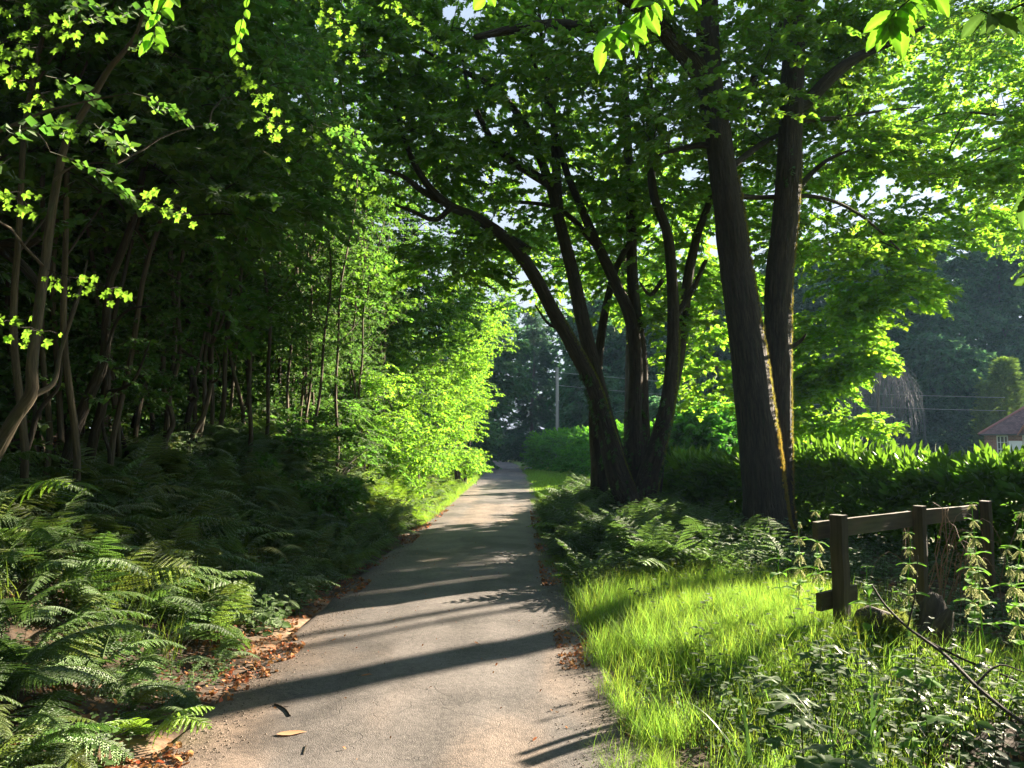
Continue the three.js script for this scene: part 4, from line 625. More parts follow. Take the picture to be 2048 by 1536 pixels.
farTrees.forEach(([name, label, x, d, h, r, low, mat, cone], k) => tree({ name, label, x, d, h, r, low, mat, leaf: h < 7 ? S.beech : cone ? S.conifer : S.far, n: h < 7 ? 650 : 1500, tr: h < 7 ? 0.05 : 0.28, seed: 850 + k, size: h < 7 ? 1.9 : 1.15, lobes: cone ? 16 : 13, cone, freq: 0.5, gap: 0.4, bark: M.barkGrey }));
{ // slim bare whitish sapling beside the far hedge
  const b = V(5.9, 0, -52), t = thing('bare_sapling', 'small whitish leafless sapling between pole and many-stemmed tree', 'tree', b), g = new GB(), r = rng(17), nodes = [];
  for (let k = 0; k < 3; k++) { const p = []; for (let i = 0; i <= 5; i++) p.push(V(5.9 + (k - 1) * 0.09 * i + r.g() * 0.04, i * 0.85, -52 + r.g() * 0.05 * i)); g.tube(p, [0.05, 0.04, 0.035, 0.028, 0.02, 0.01], 6, {}); nodes.push(...p.slice(2)); }
  part('trunk', g.geo(), M.plain(0.5, 0.5, 0.5, 0.8), t);
  part('branches', reach(nodes, Array.from({ length: 26 }, () => V(5.9 + r.g() * 0.5, r.r(2, 4.8), -52 + r.g() * 0.5)), 5, 0.008, 0.02).geo(), M.plain(0.5, 0.5, 0.5, 0.8), t).userData.kind = 'stuff';
}
{ // grey weeping tree with bare hanging twigs
  const b = P(1762, 900, 58); b.y = ground(b.x, b.z); const t = thing('weeping_tree', 'grey weeping tree with thin bare hanging twigs beyond the hedge', 'tree', b), r = rng(19), g = new GB();
  const T = []; for (let i = 0; i <= 8; i++) T.push(V(b.x + Math.sin(i) * 0.1, b.y + i * 1.05, b.z)); const tg = new GB(); tg.tube(T, T.map((_, i) => 0.22 * (1 - i / 10)), 8, { rough: 0.1 }); part('trunk', tg.geo(), M.barkGrey, t);
  for (let k = 0; k < 260; k++) {
    const a = r() * 6.28, R = Math.sqrt(r()) * 2.9, y0 = b.y + 4 + 5.2 * Math.sqrt(Math.max(0, 1 - (R / 3.1) ** 2)) * r.r(0.75, 1), x = b.x + R * Math.cos(a), z = b.z + R * Math.sin(a), L = r.r(2.5, 7), p = [V(b.x + (x - b.x) * 0.5, y0 - 0.5 - r(), b.z + (z - b.z) * 0.5), V(lerp(b.x, x, 0.85), y0, lerp(b.z, z, 0.85))];
    for (let i = 1; i <= 4; i++) p.push(V(x + r.g() * 0.08 + (x - b.x) * 0.04 * i, Math.max(b.y + 0.4, y0 - L * i / 4), z + r.g() * 0.08));
    g.tube(p, [0.016, 0.014, 0.012, 0.011, 0.01, 0.007], 3, { cap: false });
  }
  part('hanging_twigs', g.geo(), M.plain(0.13, 0.13, 0.15, 0.9), t).userData.kind = 'stuff';
}
{ // golden conifer beside the house
  const b = P(2010, 905, 66); b.y = ground(b.x, b.z); const t = thing('golden_conifer', 'pointed yellow-green conifer with two tops beside the brick house', 'tree', b), g = new GB();
  g.tube([V(b.x, b.y - 0.2, b.z), V(b.x + 0.1, b.y + 4, b.z), V(b.x + 0.3, b.y + 7.4, b.z)], [0.2, 0.12, 0.03], 8); part('trunk', g.geo(), M.barkDark, t);
  const r = rng(23), list = [];
  for (const [ox, H, R, n] of [[0.35, 8.3, 2.1, 1700], [-1.2, 6.4, 1.2, 650]]) for (let k = 0; k < n; k++) { const s = Math.pow(r(), 0.75), a = r() * 6.28, rr = R * (1 - s) * (0.35 + 1.15 * fbm(Math.cos(a) * 2.4 + ox, s * 6, Math.sin(a) * 2.4, 2)) + 0.06; const bt = r.r(0.7, 1.3); list.push([V(b.x + ox + rr * Math.cos(a), b.y + 0.2 + s * H, b.z + rr * Math.sin(a)), -a, r.r(0.5, 1.3), r.g() * 0.6, r.r(0.5, 1.05), [bt * 1.1, bt, bt * 0.8]]); }
  scatter('crown', S.conifer, M.conifer, list, t);
}
{ // the wooded slope behind everything
  const q = rng(64), list = [];
  for (let k = 0; k < 17000; k++) { const x = q.r(-75, 115), d = q.r(98, 122) + (x > 40 ? -6 : 0), h = Math.pow(q(), 1.1) * (x > 25 ? 24 : 20); if (fbm(x * 0.16, h * 0.2, d * 0.1, 3) < 0.4) continue; const b = q.r(0.55, 1.45); list.push([V(x, ground(x, -d) + h, -d), q() * 6.28, q.g() * 0.4, q.g() * 0.5, q.r(1.2, 2.2), [b, b, b]]); }
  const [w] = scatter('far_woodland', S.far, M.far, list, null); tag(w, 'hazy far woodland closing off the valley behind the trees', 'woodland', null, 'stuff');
}
// ------------------------------------------------------------------ utility pole, wires, house
{
  const b = P(1115, 905, 62); b.y = 0; const t = thing('utility_pole', 'bare grey wooden utility pole standing behind the clipped hedge', 'pole', b), g = new GB(), H = P(1115, 736, 62).y;
  g.tube([V(b.x, -0.2, b.z), V(b.x, H * 0.5, b.z), V(b.x, H, b.z)], [0.15, 0.135, 0.115], 12, {}); part('pole', g.geo(), M.plain(0.36, 0.35, 0.33, 0.85), t);
  const c = new GB(); c.tube([V(b.x - 0.0, H - 0.35, b.z - 0.1), V(b.x, H - 0.35, b.z + 0.2)], [0.05, 0.05], 8, {}); part('insulator', c.geo(), M.plain(0.35, 0.35, 0.36, 0.4), t);
  const pl = new GB(); pl.tube([V(b.x + 0.1, 2.2, b.z + 0.1), V(b.x + 0.1, 5.2, b.z + 0.1)], [0.03, 0.03], 6, {}); part('cable_guard', pl.geo(), M.plain(0.2, 0.2, 0.21, 0.6), t);
  [[0, 'upper overhead wire running from the utility pole towards the house', 0], [1, 'lower overhead wire running from the utility pole towards the house', -1.05]].forEach(([k, label, dy]) => { const e = P(2010, 795, 61), p = [], w = new GB(); e.y += dy; for (let i = 0; i <= 24; i++) { const s = i / 24; p.push(V(lerp(b.x, e.x, s), lerp(H - 0.35 + dy, e.y, s) - 0.9 * 4 * s * (1 - s) * 0.4, lerp(b.z, e.z, s))); } w.tube(p, p.map(() => 0.013), 5, {}); tag(part('overhead_wire', w.geo(), M.plain(0.45, 0.45, 0.45, 0.5)), label, 'wire'); });
}
{
  const b = P(1970, 905, 58); b.y = -0.15; const t = thing('brick_house', 'red brick house with tiled hipped roof and white windows at the right edge', 'house', b); t.rotation.y = -31.5 * Math.PI / 180;
  const box = (w, h, d, x, y, z) => { const g = new THREE.BoxGeometry(w, h, d); g.translate(x + w / 2, y + h / 2, z - d / 2); return g; };
  const brickT = dataTex(256, 256, (u, v) => { const row = Math.floor(v * 16), o = row % 2 ? 0.0625 : 0, cx = ((u + o) * 8) % 1, cy = (v * 16) % 1, m = cx < 0.05 || cy < 0.14; const k = 0.75 + 0.5 * hash(Math.floor((u + o) * 8) % 8, row, 4); return m ? [0.3, 0.27, 0.24] : [0.26 * k, 0.11 * k, 0.08 * k]; }, true);
  const tileT = dataTex(256, 256, (u, v) => { const row = Math.floor(v * 10), o = row % 2 ? 0.05 : 0, cy = (v * 10) % 1, cx = ((u + o) * 10) % 1; const k = (0.65 + 0.6 * hash(Math.floor((u + o) * 10) % 10, row, 8)) * (cy > 0.9 || cx < 0.06 ? 0.45 : 1); return [0.13 * k, 0.07 * k, 0.065 * k]; }, true);
  const brick = new THREE.MeshStandardMaterial({ map: brickT, roughness: 0.9 }), tile = new THREE.MeshStandardMaterial({ map: tileT, roughness: 0.85, side: THREE.DoubleSide }), white = M.plain(0.78, 0.79, 0.82, 0.5), glass = new THREE.MeshPhysicalMaterial({ color: new THREE.Color().setRGB(0.03, 0.04, 0.05), roughness: 0.08, clearcoat: 1, clearcoatRoughness: 0.03 });
  const put = (n, g, m, p = t) => part(n, g, m, p, false);
  const E = 2.62, uvBox = (g, s) => { const p = g.attributes.position, n = g.attributes.normal, u = g.attributes.uv; for (let k = 0; k < p.count; k++) u.setXY(k, (Math.abs(n.getX(k)) > 0.5 ? p.getZ(k) : p.getX(k)) / s, p.getY(k) / s); return g; };
  // walls with openings left for the window and the glazed door
  const wall = mergeGeometries([uvBox(box(0.78, E, 0.3, 0, 0, 0), 1.8), uvBox(box(0.72, 1.0, 0.3, 0.78, 0, 0), 1.8), uvBox(box(0.72, 0.12, 0.3, 0.78, E - 0.12, 0), 1.8), uvBox(box(0.9, E, 0.3, 1.5, 0, 0), 1.8), uvBox(box(1.9, 0.12, 0.3, 2.4, E - 0.12, 0), 1.8), uvBox(box(7.7, E, 0.3, 4.3, 0, 0), 1.8), uvBox(box(0.3, E, 8, 0, 0, -0.3), 1.8), uvBox(box(0.3, E, 8, 11.7, 0, -0.3), 1.8), uvBox(box(11.4, E, 0.3, 0.3, 0, -8.0), 1.8)]);
  put('wall', wall, brick);
  const roofG = (() => { const o = 0.35, x0 = -o, x1 = 12 + o, z0 = o, z1 = -8.3 - o, y0 = E - 0.02, y1 = E + 3.0, zr = -4.15, a = [x0, y0, z0], b2 = [x1, y0, z0], c = [x1, y0, z1], d = [x0, y0, z1], e = [4.1, y1, zr], f = [8, y1, zr]; const q = [[a, b2, f, e], [c, d, e, f]], tr = [[b2, c, f], [d, a, e]], p = [], u = []; const add = (A, B2, C) => { for (const v of [A, B2, C]) { p.push(...v); } const horiz = Math.abs(A[0] - B2[0]) > 1; for (const v of [A, B2, C]) u.push((horiz ? v[0] : v[2]) / 1.7, (v[1] - y0) / 1.0); }; for (const [A, B2, C, D] of q) { add(A, B2, C); add(A, C, D); } for (const [A, B2, C] of tr) add(A, B2, C); const g = new THREE.BufferGeometry(); g.setAttribute('position', new THREE.Float32BufferAttribute(p, 3)); g.setAttribute('uv', new THREE.Float32BufferAttribute(u, 2)); g.computeVertexNormals(); return g; })();
  const roof = put('roof', roofG, tile);
  const rg = new GB(); for (const [p, q] of [[[-0.35, E, 0.35], [4.1, E + 3, -4.15]], [[-0.35, E, -8.65], [4.1, E + 3, -4.15]], [[4.1, E + 3, -4.15], [8, E + 3, -4.15]], [[8, E + 3, -4.15], [12.35, E, 0.35]]]) rg.tube([V(...p), V(...q)], [0.09, 0.09], 8, {}); put('ridge_tiles', rg.geo(), M.plain(0.24, 0.1, 0.08, 0.8), roof);
  put('chimney', uvBox(box(0.7, 1.5, 0.7, 5.6, E + 2.4, -3.9), 1.8), brick, roof);
  put('gutter', box(12.6, 0.11, 0.1, -0.3, E - 0.1, 0.43), M.plain(0.05, 0.05, 0.055, 0.5));
  // small tile-hung gable over the door
  const gs = new THREE.Shape([new THREE.Vector2(-0.6, 0), new THREE.Vector2(0.6, 0), new THREE.Vector2(0, 0.95)]), gg = new THREE.ExtrudeGeometry(gs, { depth: 1.6, bevelEnabled: false }); gg.translate(2.75, E - 0.02, -1.25); put('gable', gg, tile);
  const bg = new GB(); bg.tube([V(2.08, E - 0.1, 0.42), V(2.75, E + 0.99, 0.42)], [0.06, 0.06], 4); bg.tube([V(3.42, E - 0.1, 0.42), V(2.75, E + 0.99, 0.42)], [0.06, 0.06], 4); put('bargeboard', bg.geo(), M.plain(0.3, 0.13, 0.09, 0.7));
  const panel = put('render_panel', box(0.86, 1.25, 0.05, 1.52, 0.85, 0.055), white);
  const win = (x, y, w, h, nx, ny, name) => { const f = put(name, mergeGeometries([box(w, 0.07, 0.1, x, y, -0.06), box(w, 0.07, 0.1, x, y + h - 0.07, -0.06), box(0.07, h - 0.14, 0.1, x, y + 0.07, -0.06), box(0.07, h - 0.14, 0.1, x + w - 0.07, y + 0.07, -0.06)]), white); const bars = []; for (let k = 1; k < nx; k++) bars.push(box(0.05, h - 0.14, 0.06, x + w * k / nx - 0.025, y + 0.07, -0.07)); for (let k = 1; k < ny; k++) bars.push(box(w - 0.14, 0.04, 0.05, x + 0.07, y + h * k / ny - 0.02, -0.075)); put('glazing_bars', mergeGeometries(bars), white, f); for (let i = 0; i < nx; i++) put('pane', box(w / nx - 0.06, h - 0.16, 0.01, x + w * i / nx + 0.03, y + 0.08, -0.1), glass, f); return f; };
  const w1 = win(0.78, 1.0, 0.72, 1.5, 3, 3, 'window'); put('sill', box(0.86, 0.08, 0.2, 0.71, 0.95, 0.08), white, w1);
  win(2.4, 0.1, 1.9, 2.4, 5, 4, 'glazed_door');
}
// ------------------------------------------------------------------ trees that stand outside the frame: their shade lies on the lane and verge
tree({ name: 'oak_tree', label: 'large oak outside the right of the view, its trunk shading the lane', x: 12.6, d: 16.2, h: 15, r: 4.5, low: 8, mat: M.canopy, leaf: S.beech, n: 900, tr: 0.42, seed: 930, lobes: 9 });
tree({ name: 'holly_tree', label: 'low bushy tree outside the right of the view', x: 8.1, d: 8.2, h: 3.9, r: 1.8, low: 0.4, mat: M.dark, leaf: S.small, n: 1200, tr: 0.07, seed: 931, lobes: 8 });
[[14.6, 20], [16.4, 23], [18.8, 27], [20.6, 30], [22.6, 33], [17.2, 21.5]].forEach(([x, d], k) => tree({ name: 'row_tree', label: 'slender tree of a row outside the right of the view', group: 'row of slender trees outside the right of the view', x, d, h: 13, r: 1.4, low: 9.5, mat: M.canopy, leaf: S.beech, n: 90, tr: 0.15, seed: 940 + k, lobes: 6, reachN: 14, lean: [0.6 * Math.sin(k * 2), 0.4] }));
tree({ name: 'hawthorn_tree', label: 'rounded small tree outside the right of the view beyond the hedge', x: 9.9, d: 10.9, h: 3.3, r: 1.5, low: 0.5, mat: M.dark, leaf: S.small, n: 1000, tr: 0.07, seed: 935, lobes: 8 });
tree({ name: 'chestnut_tree', label: 'overhanging tree beside the camera whose leafy sprigs hang into the top of the view', x: 4.6, d: -2.4, h: 10, r: 4.2, low: 5.4, mat: M.canopy, leaf: S.beech, n: 1100, tr: 0.24, seed: 932, lean: [-2.4, -0.5], lobes: 8 });

// ------------------------------------------------------------------ ferns
function frondGeo({ L = 0.8, W = 0.17, pairs = 22, rise = 1.15, fall = -0.55, K = 7, seed = 1, lob = 0.45, tone = 1 }) {
  const r = rng(seed), g = new GB(), p = V(0, 0, 0), N = 26, pts = [p.clone()], tan = [];
  for (let k = 0; k < N; k++) { const a = lerp(rise, fall, Math.pow(k / (N - 1), 0.8)), d = V(Math.cos(a), Math.sin(a), 0); tan.push(d); p.addScaledVector(d, L / N); pts.push(p.clone()); }
  tan.push(tan[N - 1]);
  g.tube(pts, pts.map((_, k) => lerp(0.0045, 0.001, k / N)), 4, { col: [0.95, 0.85, 0.6], cap: false });
  for (let k = 0; k < pairs; k++) {
    const t = lerp(0.12, 0.985, k / (pairs - 1)), i = Math.min(N - 1, Math.floor(t * N)), o = pts[i].clone().lerp(pts[i + 1], t * N - i), T = tan[i], Nn = V(-T.y, T.x, 0);
    const w = W * Math.min(1, 0.35 + t * 2.6) * Math.pow(1 - t, 0.62) * 1.35 + 0.006;
    for (const sd of [1, -1]) {
      const len = w * r.r(0.9, 1.08), dr = r.r(-0.28, 0.02), sw = r.r(0.12, 0.3) + 0.35 * t, b = tone * r.r(0.8, 1.2), col = [b * r.r(0.95, 1.1), b, b];
      const D = V(0, 0, sd).addScaledVector(T, sw).addScaledVector(Nn, dr).normalize(), Cr = V().copy(T).addScaledVector(D, -T.dot(D)).normalize();
      const a0 = g.n, hw = Math.min(0.024, L * 0.5 / pairs * 1.1);
      for (let j = 0; j <= K; j++) { const s = j / K, q = o.clone().addScaledVector(D, len * s).addScaledVector(Nn, -0.22 * len * s * s); g.v(q.x, q.y, q.z, col); }
      for (let j = 0; j < K; j++) for (const e of [1, -1]) {
        const s = (j + 0.75) / K, tw = hw * (1 - 0.72 * s) * r.r(0.9, 1.1), q = o.clone().addScaledVector(D, len * Math.min(1, s + 0.3 / K)).addScaledVector(Nn, -0.22 * len * s * s - 0.1 * tw).addScaledVector(Cr, e * tw);
        const at = g.n; g.v(q.x, q.y, q.z, col); g.tri(a0 + j, a0 + j + 1, at);
        if (lob < 1 && j < K - 1) { const s2 = (j + 0.15) / K, q2 = o.clone().addScaledVector(D, len * s2).addScaledVector(Nn, -0.22 * len * s2 * s2).addScaledVector(Cr, e * tw * lob * 1.9); const a2 = g.n; g.v(q2.x, q2.y, q2.z, col); g.tri(a0 + j, a2, at); }
      }
    }
  }
  return g.geo();
}
const fronds = { fern: [1, 2, 3].map((k) => frondGeo({ seed: k, L: 0.78, W: 0.15, pairs: 24, rise: 1.25 - k * 0.12, fall: -0.45 - k * 0.15, lob: 0.5 })), bracken: [4, 5].map((k) => frondGeo({ seed: k, L: 0.85, W: 0.3, pairs: 13, rise: 1.3, fall: -0.25, K: 11, lob: 0.7, tone: 1.05 })) };
function hit(px, py) { for (let d = 2; d < 80; d += 0.02) { const p = P(px, py, d); if (p.y < ground(p.x, p.z)) { p.y = ground(p.x, p.z); return p; } } return P(px, py, 60); }
function makeFern(kind, n, seed, mat, dirBias) {
  const r = rng(seed), t = new THREE.Group();
  for (let k = 0; k < n; k++) { const m = shadows(new THREE.Mesh(fronds[kind][k % fronds[kind].length], mat)); m.name = 'frond'; m.rotation.set(r.g() * 0.5, (dirBias === null ? k / n * 6.28 : dirBias + (k / (n - 1 || 1) - 0.5) * 4.2) + r.g() * 0.35, r.r(-0.5, 0.45), 'YZX'); m.scale.setScalar(r.r(0.6, 1.2)); t.add(m); }
  return t;
}
{
  const protos = [makeFern('fern', 7, 1, M.fern, -0.5), makeFern('fern', 6, 2, M.fern, -0.9), makeFern('fern', 8, 3, M.fern, null), makeFern('bracken', 4, 4, M.bracken, -0.3)];
  const add = (proto, p, yaw, sc, label, group, name = 'fern') => { const o = protos[proto].clone(); o.name = numbered(name); o.position.copy(p); o.rotation.y = yaw; o.scale.setScalar(sc); scene.add(o); tag(o, label, 'fern', group); };
  [[165, 1150, 0, 0.1, 1.0, 'fern with a long lit frond arching right, high on the near bank'], [60, 1130, 2, 0.6, 0.9, 'fern with upright fronds against the dark earth below the leaning trunks'], [250, 1390, 0, -0.2, 0.85, 'pale fern fanning towards the lane above the lit leaf litter'], [330, 1290, 1, 0.2, 0.85, 'pale fern with stacked fronds pointing at the lane, mid bank'], [20, 1400, 2, 0.3, 0.8, 'fern at the left edge with drooping fronds, above the lowest fern'], [40, 1500, 0, -0.1, 0.95, 'lowest fern, in the bottom left corner of the view'], [200, 1340, 1, 0.9, 0.8, 'yellow-green fern low on the near bank left of the pale fanning fern'], [300, 1110, 1, 0.3, 0.75, 'fern hanging below the edge of the bank under the zigzag trunk'], [400, 1230, 0, 0.0, 0.75, 'dark fern on the bank just above the shaded litter']].forEach(([x, y, k, yaw, s, l]) => add(k, hit(x, y), yaw, s * 1.2, l));
  [[30, 1250, 2, 0.2, 0.8, 'fern over bare earth at the left edge of the near bank'], [130, 1260, 1, 0.0, 0.8, 'fern right of the one at the left edge, mid bank'], [90, 1330, 0, -0.4, 0.7, 'smaller fern below the pair at the left, mid bank'], [430, 1330, 1, 0.4, 0.6, 'small fern nearest the lane above the litter']].forEach(([x, y, k, yaw, s, l]) => add(k, hit(x, y), yaw, s, l));
  { const p = hit(345, 1480); add(3, p.add(V(-0.12, 0, 0)), -1.1, 0.5, 'small bright yellow-green frond hanging over the lit leaf litter', null, 'bracken'); }
  { const p = P(40, 930, 6.2); p.y = ground(p.x, p.z); add(3, p, 0.4, 0.95, 'bright bracken frond among the trunk bases at the left edge', null, 'bracken'); }
  const r = rng(31), many = 'ferns crowding the shaded bank';
  for (let k = 0, n = 0; k < 900 && n < 110; k++) { const d = r.r(4.0, 15), u = -r.r(1.6, 4.1), x = roadX(d) + u; if (fbm(x * 0.8, d * 0.5, 14, 2) < 0.4 || (d < 6 && u > -2)) continue; n++; const p = V(x, ground(x, -d), -d); const zone = ['foot', 'middle', 'crest'][u > -2.3 ? 0 : u > -3.1 ? 1 : 2], far = d < 6.5 ? 'nearest' : d < 10 ? 'halfway' : 'farthest'; add(r.i(3), p, r.g() * 0.9, r.r(0.5, 1.1), { foot: 'dark fern low on the bank by the litter, ', middle: 'dark fern midway up the bank, ', crest: 'dark fern near the bank crest, ' }[zone] + { nearest: 'in the nearest stretch', halfway: 'beside the shadow stripes', farthest: 'before the sunlit bushes' }[far], many + ', ' + zone + ', ' + far); }
  // verge on the right
  [[1395, 1085, 2, 0, 1.5, 'fern with pale upright fronds at the left foot of the twin trunks'], [1330, 1075, 2, 1, 1.25, 'fern of pale fronds between the many stems and the twin trunks'], [1450, 1075, 1, 2, 1.0, 'small fern tucked against the left trunk base']].forEach(([x, y, k, yaw, s, l]) => add(k, hit(x, y), yaw, s, l));
  [[1195, 1012, 0.2, 1.3, 'bright yellow-green bracken before the base of the many stems'], [1130, 1020, 1.2, 1.1, 'bracken beside the lawn strip on the right verge'], [1150, 1080, 2.2, 1.0, 'pale bracken leaning over the right edge of the lane'], [1265, 1045, 0.6, 1.1, 'dull bracken in front of the many stems']].forEach(([x, y, yaw, s, l]) => add(3, hit(x, y), yaw, s, l, null, 'bracken'));
  // the rest of the ferns farther along, and scraps between
  const list = []; for (let k = 0; k < 3600; k++) { const d = r.r(3.4, 34), u = -(1.5 + Math.pow(r(), 0.85) * 2.8), x = roadX(d) + u; if (fbm(x * 0.7, d * 0.4, 24, 2) < (d < 9 ? 0.47 : 0.38)) continue; const b = r.r(0.75, 1.25); list.push([V(x, ground(x, -d) - 0.02, -d), r.g() * 1.3, r.r(-0.3, 0.4), r.g() * 0.4, r.r(0.3, 1.0) * (u > -1.8 ? 0.7 : 1), k % 9 === 0 ? [b * 1.4, b * 0.95, b * 0.6] : [b * r.r(0.85, 1.35), b, b * r.r(0.7, 1.2)]]); }
  const [w] = scatter('fern_undergrowth', [fronds.fern[1]], M.fern, list, null); tag(w, 'single fern fronds and scraps between the ferns all along the bank', 'ferns', null, 'stuff');
  const l1 = []; for (let k = 0; k < 1900; k++) { const d = r.r(3.6, 22), u = -(1.5 + r() * 2.7), x = roadX(d) + u; if (fbm(x * 0.9, d * 0.6, 54, 2) < 0.5) continue; const b = r.r(0.7, 1.4); l1.push([V(x, ground(x, -d), -d), r.g() * 1.8, r.r(-0.2, 0.9), r.g() * 0.5, r.r(0.3, 0.8), [b * r.r(0.9, 1.4), b, b * 0.8]]); }
  const [w1] = scatter('bracken_scraps', [fronds.bracken[1]], M.fern, l1, null); tag(w1, 'broad bracken fronds mixed into the ferns of the shaded bank', 'bracken', null, 'stuff');
  const l2 = []; for (let k = 0; k < 1900; k++) { const d = r.r(15.5, 44), u = -(1.55 + r() * 2.6), x = roadX(d) + u; const b = r.r(0.75, 1.3); l2.push([V(x, ground(x, -d), -d), r.g() * 1.5, r.r(-0.2, 0.8), r.g() * 0.3, r.r(0.35, 0.75), [b * 1.05, b, b * 0.9]]); }
  const [w2] = scatter('bracken_undergrowth', [fronds.bracken[0]], M.bracken, l2, null); tag(w2, 'bright bracken massed below the sunlit bushes along the left of the lane', 'bracken', null, 'stuff');
}
// ------------------------------------------------------------------ grass, herbs, leaf litter
{
  const tuft = (n, h, w, seed, spread = 0.05) => { const r = rng(seed), g = new GB(); for (let k = 0; k < n; k++) { const a = r() * 6.28, le = r.r(0.1, 0.55), b = r.r(0.75, 1.25); g.blade(V(r.g() * spread, 0, r.g() * spread), V(Math.cos(a) * le, 1, Math.sin(a) * le), V(-Math.sin(a), 0, Math.cos(a)), h * r.r(0.5, 1.2), w * r.r(0.7, 1.3), r.r(0.2, 1.3), [b * r.r(0.9, 1.15), b, b * 0.9], 4); } for (let k = 0; k < (n > 12 && h > 0.2 ? 1 : 0); k++) { const a = r() * 6.28; g.blade(V(r.g() * spread, 0, r.g() * spread), V(Math.cos(a) * 0.2, 1, Math.sin(a) * 0.2), V(-Math.sin(a), 0, Math.cos(a)), h * r.r(1.2, 1.6), w * 0.5, 0.35, [1.25, 1.05, 1.2], 5); } return g.geo(); };
  const r = rng(91), list = [], lush = (x, d) => { const e = ((x - 1.95) / 1.25) ** 2 + ((d - 7.4) / 2.4) ** 2; return Math.max(0, 1.15 - e); };
  for (let k = 0; k < 60000 && list.length < 11000; k++) {
    const d = 3.4 + Math.pow(r(), 1.6) * 22, u = r.r(1.26, 4.4), x = roadX(d) + u, w = Math.max(lush(x, d), d > 9 ? 0.3 * smooth(2.0, 1.3, u) + 0.04 : 0.1, smooth(1.9, 1.3, u) * 0.3);
    if (r() > w * 1.1 || fbm(x * 2.4, d * 2.4, 3, 3) < 0.45) continue;
    const dry = r() < 0.08 ? 1 : 0, b = r.r(0.65, 1.35) + dry * 0.2, h = r.g() * 0.1 + dry * 0.22 - 0.03; list.push([V(x, ground(x, -d) - 0.01, -d), r() * 6.28, r.g() * 0.2, r.g() * 0.2, r.r(0.45, 1.25) * (lush(x, d) > 0.2 ? 1 : 0.8), [b * (1 + h), b, b * (1 - h)]]);
  }
  for (let k = 0; k < 900; k++) { const d = 3.4 + Math.pow(r(), 1.4) * 20, u = r.r(1.06, 1.4), x = roadX(d) + u; if (fbm(d * 2.2, 5, 6, 3) < 0.48) continue; const b = r.r(0.6, 1.2); list.push([V(x, ground(x, -d) - 0.01, -d), r() * 6.28, r.g() * 0.35, r.g() * 0.35, r.r(0.3, 0.8), [b, b, b * 0.9]]); }
  const [g1] = scatter('grass', [tuft(16, 0.29, 0.0065, 1, 0.07)], M.grass, list, null); tag(g1, 'tall bright grass of the verge right of the lane', 'grass', null, 'stuff');
  const l2 = []; for (let k = 0; k < 5200; k++) { const d = r.r(25, 62), u = r.r(1.2, 5.2), x = roadX(d) + u; if (d > 58 && u < 3) continue; const b = r.r(0.85, 1.15); l2.push([V(x, ground(x, -d) - 0.01, -d), r() * 6.28, 0, 0, r.r(1, 1.8), [b, b, b]]); }
  const [g2] = scatter('lawn_grass', [tuft(20, 0.09, 0.012, 2, 0.14)], M.grass, l2, null); tag(g2, 'short mown grass strip right of the lane in the distance', 'grass', null, 'stuff');
  const l3 = []; for (let k = 0; k < 2600; k++) { const d = r.r(16, 60), u = -r.r(1.2, 1.75), x = roadX(d) + u, b = r.r(0.8, 1.2); l3.push([V(x, ground(x, -d) - 0.01, -d), r() * 6.28, 0, 0, r.r(0.5, 1.2), [b, b, b]]); }
  for (let k = 0; k < 500; k++) { const d = r.r(3.8, 12), u = -r.r(1.9, 3.6), x = roadX(d) + u, b = r.r(0.5, 0.9); if (fbm(x * 1.4, d * 1.4, 33, 2) < 0.52) continue; l3.push([V(x, ground(x, -d) - 0.01, -d), r() * 6.28, 0, 0, r.r(0.9, 1.5), [b, b * 0.9, b]]); }
  const [g3] = scatter('bank_grass', [tuft(11, 0.28, 0.007, 3)], M.grass, l3, null); tag(g3, 'grass along the foot of the bank left of the lane', 'grass', null, 'stuff');
  // low leafy herbs
  const herb = (n, h, len, wid, kind, seed) => { const q = rng(seed), g = new GB(); g.tube([V(0, 0, 0), V(0.01, h * 0.5, 0), V(0, h, 0.01)], [0.003, 0.0025, 0.0015], 3, { col: [1, 1, 0.7], cap: false }); for (let k = 0; k < n; k++) { const s = (k + 1) / n, a = k * 1.57 + q.g() * 0.3, b = q.r(0.75, 1.25), l = len * q.r(0.7, 1.1) * (1.15 - 0.45 * s); g.leaf(V(0, h * s, 0), V(Math.cos(a), q.r(-0.15, 0.25), Math.sin(a)), V(q.g() * 0.2, 1, q.g() * 0.2), l, l * wid, kind, [b, b, b]); } return g.geo(); };
  const hl = []; for (let k = 0; k < 26000 && hl.length < 4600; k++) { const d = 3.2 + Math.pow(r(), 1.2) * 16, u = r.r(1.35, 7), x = roadX(d) + u; if (r() < lush(x, d) * 0.72 || fbm(x * 1.2, d * 1.2, 8, 3) < 0.4) continue; const hx = 7.25 - (d - 9.9) * 0.47; if (x > hx - 0.3) continue; const b = r.r(0.7, 1.3); hl.push([V(x, ground(x, -d) - 0.02, -d), r() * 6.28, r.g() * 0.2, r.g() * 0.2, r.r(0.5, 1.25) * (u < 1.8 ? 0.6 : 1), [b, b, b]]); }
  const [h1] = scatter('undergrowth', [herb(9, 0.26, 0.085, 0.62, 'ovate', 4)], M.herb, hl, null); tag(h1, 'low leafy weeds and brambles covering the ground around the fence', 'undergrowth', null, 'stuff');
  const vb = []; for (let k = 0; k < 2600; k++) { const d = r.r(8.8, 25), u = 1.35 + Math.pow(r(), 1.2) * 2.6, x = roadX(d) + u; if (fbm(x * 1.1, d * 0.8, 28, 3) < 0.46 || (d > 19 && x < 1.1 + (d - 19) * 0.16)) continue; const b = r.r(0.7, 1.2); vb.push([V(x, ground(x, -d), -d), r() * 6.28, r.r(-0.1, 0.7), r.g() * 0.3, r.r(0.6, 1.1) * (u < 1.7 ? 0.75 : 1), [b, b, b]]); }
